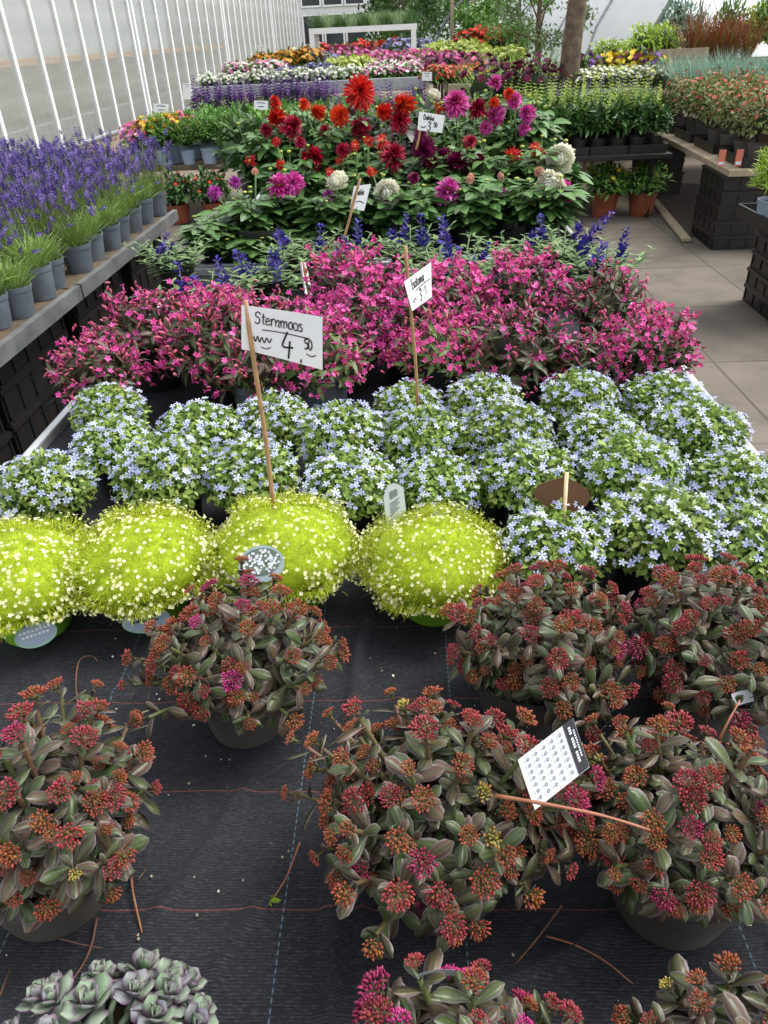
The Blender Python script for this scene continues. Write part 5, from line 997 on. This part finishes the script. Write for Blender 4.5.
def price_sign(label, stick, card, strokes, stick_r=.0026, bend=0., red=None, mat='sign_paper', group='handwritten price signs on sticks', wob=.004):
    a, b = np.array(stick[0]), np.array(stick[1]); t = thing('price_sign', label, 'price sign', tuple(a), group); g = Geo()
    u = np.linspace(0, 1, 9); pts = a+(b-a)*u[:, None]+np.array([1, .3, 0])*(wob*np.sin(u*5))[:, None]*.5; g.tube(pts, stick_r, 7); obs = [ob('stick', g.mesh('stick', [M['stick']]), t)]
    cd = Card(*card, bend=bend); c = ob('card', cd.mesh('card', [M[mat]]), t); obs.append(c)
    if strokes: l = ob('lettering', cd.strokes('lettering', strokes, 'ink'), c); obs.append(l)
    if red: l = ob('red_dot', cd.quads('red_dot', red, 'ink_red'), c); obs.append(l)
    localise(t, obs); return t
Y = 1.03
st = write('Sternmoos', .17, .195, .082, .0, .014, seed=3)+[([(.25, .262), (.5, .25), (.84, .255)], .012)]
st += [([(.15, .36), (.17, .42), (.20, .35), (.22, .42), (.25, .355), (.28, .415), (.31, .35), (.34, .40), (.37, .345)], .014), ([(.24, .475), (.30, .485), (.36, .455)], .012)]
st += write('4', .50, .50, .155, 0, .022, .02, 4)+[([(.735, .505), (.73, .55)], .018)]+write('50', .775, .375, .062, 0, .015, .03, 6)+[([(.80, .43), (.86, .445), (.92, .42)], .012)]
price_sign('largest white price sign reading Sternmoos in black handwriting', (Q(274, 515, 1.0), Q(247, 300, Y)), (Q(241.5, 305, Y-.004), Q(322.5, 317, Y-.012), Q(322.5, 370, Y-.012), Q(241.5, 349, Y-.004)), st, .0036, bend=.02, red=[(.075, .40, .10, .45), (.08, .47, .105, .52)])
st = write('Isotoma', .20, .20, .092, -.02, .020, seed=8)+[([(.30, .25), (.6, .235), (.93, .23)], .016)]+[([(.12, .37), (.17, .42), (.22, .36), (.28, .41)], .018)]+write('3', .44, .47, .115, 0, .024, .02, 9)+write(',', .60, .46, .08, 0, .018)+write('0', .68, .36, .05, 0, .016)+[([(.66, .40), (.80, .395)], .014)]
price_sign('yawed white price sign on a thin stick above the middle cushions', (Q(418, 412, 1.42), Q(406.5, 246, 1.40)), (Q(404, 282, 1.375), Q(431, 262, 1.475), Q(431.5, 297, 1.475), Q(412, 311, 1.385)), st, .0034)
st = write('Dahlia', .2, .24, .1, -.0, .03, seed=12)+[([(.12, .48), (.22, .52), (.32, .46)], .035)]+write('3', .38, .60, .18, 0, .04, .02, 13)+write('50', .62, .45, .09, 0, .03, .02, 14)
price_sign('small white price sign among the red and pink dahlias', (Q(416, 150, 3.5), Q(423.5, 110, 3.5)), (Q(419, 111.5, 3.49), Q(445, 115.5, 3.49), Q(442, 133, 3.49), Q(417.5, 130, 3.49)), st, .005)
st = write('Dahlia', .2, .35, .12, -.05, .03, seed=15)+[([(.2, .62), (.5, .55), (.85, .60)], .03)]+write('4', .35, 1.15, .22, 0, .05, .02, 16)
price_sign('curled narrow price sign on a slanted stick left of the white dahlia', (Q(340, 250, 2.9), Q(361, 178, 2.95)), (Q(354, 186, 2.93), Q(371, 184, 3.0), Q(364, 211, 3.0), Q(350, 208, 2.93)), st, .005)
price_sign('price sign seen edge on from behind above the left pink shrubs', (Q(313, 325, 2.2), Q(304, 262, 2.22)), (Q(301, 262, 2.2), Q(306, 262, 2.3), Q(313, 297, 2.3), Q(305, 291, 2.2)), None, .004, bend=.1, mat='paper_old')
for k, (x, y, w, h, Y, lb) in enumerate(((161, 108, 15, 9, 8.9, 'blank looking white card above the daisies by the wall'), (261, 105, 14, 9, 7.7, 'white card on a stick above the green pots'), (187, 91, 8, 16, 12.0, 'whitish upright card at the corner of the zinc bench'), (427, 76, 10, 9, 12.0, 'white card at the right end of the zinc bench'), (262, 48, 8, 5, 17.5, 'small white card far back beside the greenhouse wall'), (166, 120, 7, 5, 8.4, 'lower small white card among the daisies'), (306, 53, 9, 6, 19.3, 'small white card at the far end of the zinc bench'))):
    hw, hh = w/2, h/2
    price_sign(lb, (Q(x, y+hh+16, Y), Q(x, y-hh, Y)), (Q(x-hw, y-hh, Y-.01), Q(x+hw, y-hh+.5, Y-.01), Q(x+hw, y+hh+.5, Y-.01), Q(x-hw, y+hh, Y-.01)), [([(.2, .15), (.45, .12), (.8, .16)], .05), ([(.3, .38), (.5, .36), (.7, .38)], .05)], .006)

# printed plant tags
def tag_thing(label, corners, name='plant_tag', mat='paper', shape=None, bend=0.):
    cd = Card(*corners, bend=bend); c = sum(cd.c)/4; t = thing(name, label, 'plant tag', tuple(c)); o = ob('card', cd.mesh('card', [M[mat]], shape), t); return t, cd, o
c4 = (P(573, 718, .985), P(589.5, 767, .972), P(535, 810, .945), P(518, 760, .955))
t, cd, o = tag_thing('white printed plant tag with a dark header and rows of small symbols', c4, bend=-.02); obs = [o]
q = ob('header', cd.quads('header', [(.0, .0, 1, .19)], 'tag_black'), o); obs.append(q); rng = np.random.default_rng(77)
R_ = [(.22+.05*k, .035, .22+.05*k+.032, .06) for k in range(11)]+[(.12+.055*k, .085, .12+.055*k+.04, .125) for k in range(13) if k not in (3, 8)]
q2 = ob('header_lettering', cd.quads('header_lettering', R_, 'paper', .0017), o); obs.append(q2)
S_ = []
for i in range(7):
    for j in range(5):
        u, v = .10+.125*i, .27+.145*j; S_ += [([(u, v*cd.asp), (u+.035, (v-.02)*cd.asp), (u+.06, v*cd.asp), (u+.03, (v+.025)*cd.asp), (u, v*cd.asp)], .016)]; S_ += [([(u-.005, (v+.06)*cd.asp), (u+.07, (v+.06)*cd.asp)], .010)]
q3 = ob('symbol_print', cd.strokes('symbol_print', S_, 'ink_grey'), o); obs.append(q3); localise(t, obs)
Y = 1.0; c4 = (Q(382, 486, Y), Q(402.5, 481, Y+.01), Q(406, 510, Y+.01), Q(388, 536, Y))
arch = lambda u: (.22*(2*u-1)**2, 1-.0*u)
t, cd, o = tag_thing('white upright plant tag with grey print between cushion and lime moss', c4, shape=arch); obs = [o]
q = ob('print', cd.quads('print', [(.3+.05*k, .16, .3+.05*k+.025, .34) for k in range(8)]+[(.25, .42+.06*k, .25+w_, .445+.06*k) for k, w_ in enumerate((.5, .42, .5, .35, .45))], 'ink_grey'), o); obs.append(q); localise(t, obs)
# round picture tag on the third moss
def disc(center, normal, upv, rx, ry, off, n=36, top=0., g=None, mi=0):
    z = nrm(np.array(normal, float)); x = nrm(np.cross(np.array(upv, float), z)); y = np.cross(z, x); V = [center+z*off]; 
    for k in range(n):
        a = 2*PI*k/n; V.append(center+z*off+x*rx*math.cos(a)+y*ry*(math.sin(a)+top))
    g = g or Geo(); g.poly(V, [(0, 1+k, 1+(k+1) % n) for k in range(n)], mi); return g, x, y, z
c = Q(261.5, 564, .855); nv = nrm(C0-c)+UP*.05
t = thing('picture_tag', 'round picture tag of white flowers stuck in the lime moss', 'plant tag', tuple(c)); g, x, y, z = disc(c, nv, UP, .033, .027, 0); disc(c, nv, UP, .033, .027, -.0012, g=g); o = ob('card', g.mesh('card', [M['tag_blue']], False), t)
g, *_ = disc(c+y*.0015, nv, UP, .0295, .0215, .001); g, *_ = disc(c+y*.002, nv, UP, .0295, .0195, .0012, g=Geo()); g_, *_ = disc(c+y*.0035, nv, UP, .0285, .0195, .0014, g=Geo(), mi=0); o2 = ob('picture', g_.mesh('picture', [M['deep_print']], False), t)
g = Geo(); rng = np.random.default_rng(5); n = 90; a = rng.random(n)*6.28; r = np.sqrt(rng.random(n)); L = c+y*.0035+z*.0019+x*(r*np.cos(a)*.0265)[:, None]+y*(r*np.sin(a)*.0175)[:, None]; g.scatter(star(.0023, 5, .9, 0, .6), np.tile(np.stack([x, y, z], 1)[None], (n, 1, 1))*rng.uniform(.7, 1.1, n)[:, None, None], L, rng.random(n)); o3 = ob('flower_print', g.mesh('flower_print', [M['paper']], False), o2)
g = Geo(); 
for k in range(16): a = rng.random()*6.28; r = math.sqrt(rng.random()); g.scatter(star(.0022, 4, .9, 0, .6), np.stack([x, y, z], 1)[None], (c+y*.0035+z*.0017+x*r*math.cos(a)*.026+y*r*math.sin(a)*.0145)[None], np.array([.5]))
o4 = ob('dark_print', g.mesh('dark_print', [M['tag_black']], False), o2); localise(t, [o, o2, o3, o4])
# labels on the moss pots (parts of the plants)
for k, (px, py, sx) in ((1, (147, 612, .036)), (0, (36, 634, .03))):
    t, cc, s = MOSS[k]; c = P(px, py, .78); base = np.array([cc[0], cc[1], c[2]]); dr = nrm(c-base); c = base+dr*.098; nv = dr+UP*.35
    g, x, y, z = disc(c, nv, UP, sx, .020, .003); o = ob('pot_label', g.mesh('pot_label', [M['tag_teal']], False), t); g2, *_ = disc(c+y*.002, nv, UP, sx*.92, .017, .004); o2 = ob('print', g2.mesh('print', [M['pot_slate']], False), o)
    g3 = Geo()
    for li, (yy_, n_) in enumerate(((.004, 8), (-.003, 7))):
        for q in range(n_):
            p0 = c+z*.0052+x*(-.022+.0058*q+.002*li)+y*(yy_+.002); V = [p0, p0+x*.004, p0+x*.004+y*.0045*(1 if q % 3 else .6), p0+y*.0045]; g3.poly(V, [(0, 1, 2, 3)])
    o3 = ob('lettering', g3.mesh('lettering', [M['tag_black' if k else 'paper']], False), o2)
    mw = Matrix.LocRotScale(t.location, t.rotation_euler, t.scale).inverted()
    for q in (o, o2, o3): q.data.transform(mw)
# brown heart shaped card on a pale stick
Y = 0.985; t = thing('wooden_marker', 'brown oval marker card on a pale wooden stick', 'marker', tuple(Q(563, 512, Y)))
V = [(532.5, 493), (538, 485), (548, 481), (556, 479), (563, 477), (570, 479), (580, 484), (588, 490), (591, 497), (586, 506), (577, 511), (565, 513), (550, 509), (538, 501)]
W_ = [Q(x, y, Y+(505-y)*.0006) for x, y in V]; cen = sum(W_)/len(W_); g = Geo(); nv = nrm(np.cross(W_[0]-cen, W_[4]-cen)); nv = nv if nv@(C0-cen) > 0 else -nv; n = len(W_)
g.poly([cen+nv*.0015]+[w+nv*.0015 for w in W_], [(0, 1+k, 1+(k+1) % n) for k in range(n)]); g.poly([cen-nv*.0015]+[w-nv*.0015 for w in W_], [(0, 1+k, 1+(k+1) % n) for k in range(n)]); g.poly([w+nv*.0015 for w in W_]+[w-nv*.0015 for w in W_], [(k, (k+1) % n, n+(k+1) % n, n+k) for k in range(n)])
o = ob('card', g.mesh('card', [M['brown_card']], False), t); g = Geo(); a, b = Q(566, 472, Y+.01), Q(562, 545, Y-.03); g.tube([a+nv*.005, b+nv*.004], .0032, 6); o2 = ob('stick', g.mesh('stick', [M['stick_pale']]), t); localise(t, [o, o2])
for lb, cn in (('white tag tucked into the reddest stonecrop', (P(731, 694, .86), P(751, 689, .86), P(754, 701, .845), P(735, 707, .845))), ('white oval tag in the bottom right corner', (P(740, 1008, .86), P(766, 1008, .86), P(766, 1034, .85), P(740, 1034, .85))), ('thin white tag edge showing in the bottom stonecrop', (P(417, 975, .88), P(455, 970, .88), P(456, 976, .86), P(418, 981, .86))), ('pale label tucked under the round stonecrop beside the wide plant', (P(720, 1010, .80), P(742, 1012, .8), P(742, 1022, .79), P(722, 1024, .79)))):
    t, cd, o = tag_thing(lb, cn, shape=(lambda u: (.5-math.sqrt(max(.02, .25-(u-.5)**2)), .5+math.sqrt(max(.02, .25-(u-.5)**2)))) if 'oval' in lb else None, bend=.05); localise(t, [o])

# fallen twigs
def twig(label, pts, r, mat='twig', leafy=False):
    W_ = np.array([P(*p) for p in pts]); W_ = smooth(W_, 4); c = W_[len(W_)//2]; t = None; g = Geo(); u = np.linspace(0, 1, len(W_)); g.tube(W_-c, r*.8*(1.15-.5*u+.12*np.sin(u*23)), 6); me = g.mesh('twig', [M[mat]])
    o = tag(ob('twig', me, None, tuple(c)), label, 'twig', 'fallen stems and twigs')
    if leafy: g = Geo(); g.scatter(leaf(.014, .009, ovate, 3, .2, .2), frame(RNG.normal(size=(5, 3))+UP*.5, RNG.normal(size=(5, 3))), np.tile(W_[-1]-c, (5, 1)), None); ob('leaf', g.mesh('leaf', [M['lime_leaf']]), o)
z0 = .7285
twig('long pink stem lying across two stonecrops below the printed tag', [(496, 796, .955), (540, 803, .968), (600, 815, .965), (650, 830, .955)], .0021, 'twig_red')
twig('pink stem standing out of the reddest stonecrop', [(718, 742, .90), (728, 722, .92), (740, 700, .93)], .0016, 'twig_red')
twig('thin arched stem over the top of the reddest stonecrop', [(690, 588, .93), (705, 581, .94), (722, 579, .94), (740, 586, .93)], .0015, 'twig_red')
twig('hooked brown stem on the mat below the lime moss', [(78, 706, z0), (76, 680, z0+.01), (80, 660, z0+.012), (92, 656, z0+.008), (98, 662, z0+.002)], .0014)
twig('pinkish stem on the mat right of the left stonecrop', [(131, 868, z0), (133, 892, z0+.004), (142, 933, z0)], .0016, 'twig_red')
twig('short brown chip beside the pinkish stem', [(138, 880, z0), (146, 869, z0)], .001)
twig('ochre bent twig below the left pot', [(97, 918, z0), (90, 950, z0+.003), (74, 978, z0+.004), (54, 999, z0)], .0017)
twig('thin brown twig crossing under the left pot', [(58, 938, z0), (80, 944, z0+.002), (101, 948, z0)], .001)
twig('pink stem with a green tip beside the wide stonecrop', [(300, 842, z0+.02), (287, 876, z0+.008), (271, 902, z0)], .0013, 'twig_red', True)
twig('dark red stem on the mat below the wide stonecrop', [(562, 905, z0+.03), (540, 935, z0+.01), (514, 966, z0)], .0014, 'twig')
twig('curved ochre stem on the mat at the bottom', [(546, 936, z0+.008), (575, 945, z0+.01), (605, 961, z0+.008), (633, 984, z0)], .0012, 'twig_red')
twig('pale stub beside the left stonecrop', [(142, 713, z0+.05), (150, 710, z0+.05), (158, 707, z0+.05)], .0014, 'stick_pale')
twig('ochre twig at the left edge of the mat', [(0, 996, z0), (5, 982, z0+.003), (11, 968, z0)], .0013)
rng = np.random.default_rng(9); g = Geo(); n = 46                         # small fallen petals and soil crumbs on the mat
L = np.stack([rng.uniform(-.5, .45, n), rng.uniform(.34, .95, n), np.full(n, BZ+.0085)], 1); g.scatter(leaf(.005, .004, ovate, 2, .3, .2), frame(rng.normal(size=(n, 3))*np.array([1, 1, .1]), np.tile(UP, (n, 1)))*rng.uniform(.4, 1.1, n)[:, None, None], L, rng.random(n)); tag(ob('fallen_petals', g.mesh('fallen_petals', [M['fl_white']])), 'tiny pale petals and crumbs scattered on the black mat', 'petals', None, 'stuff')

n = 150; L = np.stack([rng.uniform(-.55, .5, n), rng.uniform(.33, 1.0, n), np.full(n, BZ+.0075)], 1); g = Geo(); g.scatter(ico(.0012, 1, .2), zframe(rng.normal(size=(n, 3)))*rng.uniform(.5, 1.6, n)[:, None, None], L, rng.random(n))
tag(ob('soil_crumbs', g.mesh('soil_crumbs', [M['plinth']])), 'fine pale soil crumbs scattered over the black mat', 'soil', None, 'stuff')
# ------------------------------------------------------------------ light
nt = W.node_tree; bg = nt.nodes['Background']; sky = nt.nodes.new('ShaderNodeTexSky'); sky.sky_type = 'NISHITA'; sky.sun_disc = False
EL, AZ = 58, 70                               # sun height, and its bearing from +Y towards +X
sky.sun_elevation = math.radians(EL); sky.sun_rotation = math.radians(AZ); sky.air_density = 1.3; sky.dust_density = 2.5
hs = nt.nodes.new('ShaderNodeHueSaturation'); hs.inputs['Saturation'].default_value = .18; nt.links.new(sky.outputs[0], hs.inputs['Color']); nt.links.new(hs.outputs[0], bg.inputs[0]); bg.inputs[1].default_value = .15
sl = bpy.data.lights.new('sun', 'SUN'); sl.energy = 1.15; sl.angle = math.radians(30); sl.color = (1, .96, .9); so = bpy.data.objects.new('sun', sl); COL.objects.link(so)
d = Vector((math.sin(math.radians(AZ))*math.cos(math.radians(EL)), math.cos(math.radians(AZ))*math.cos(math.radians(EL)), math.sin(math.radians(EL)))); so.rotation_euler = (-d).to_track_quat('-Z', 'Y').to_euler()
S.view_settings.view_transform = 'Standard'; S.view_settings.look = 'None'; S.view_settings.gamma = 1; S.view_settings.use_curve_mapping = False; S.view_settings.exposure = 1.25
S.cycles.use_denoising = True
try: S.cycles.denoiser = 'OPENIMAGEDENOISE'
except Exception: pass
S.cycles.max_bounces = 8; S.cycles.diffuse_bounces = 3; S.cycles.glossy_bounces = 2; S.cycles.transmission_bounces = 4; S.cycles.transparent_max_bounces = 12; S.cycles.caustics_reflective = False; S.cycles.caustics_refractive = False
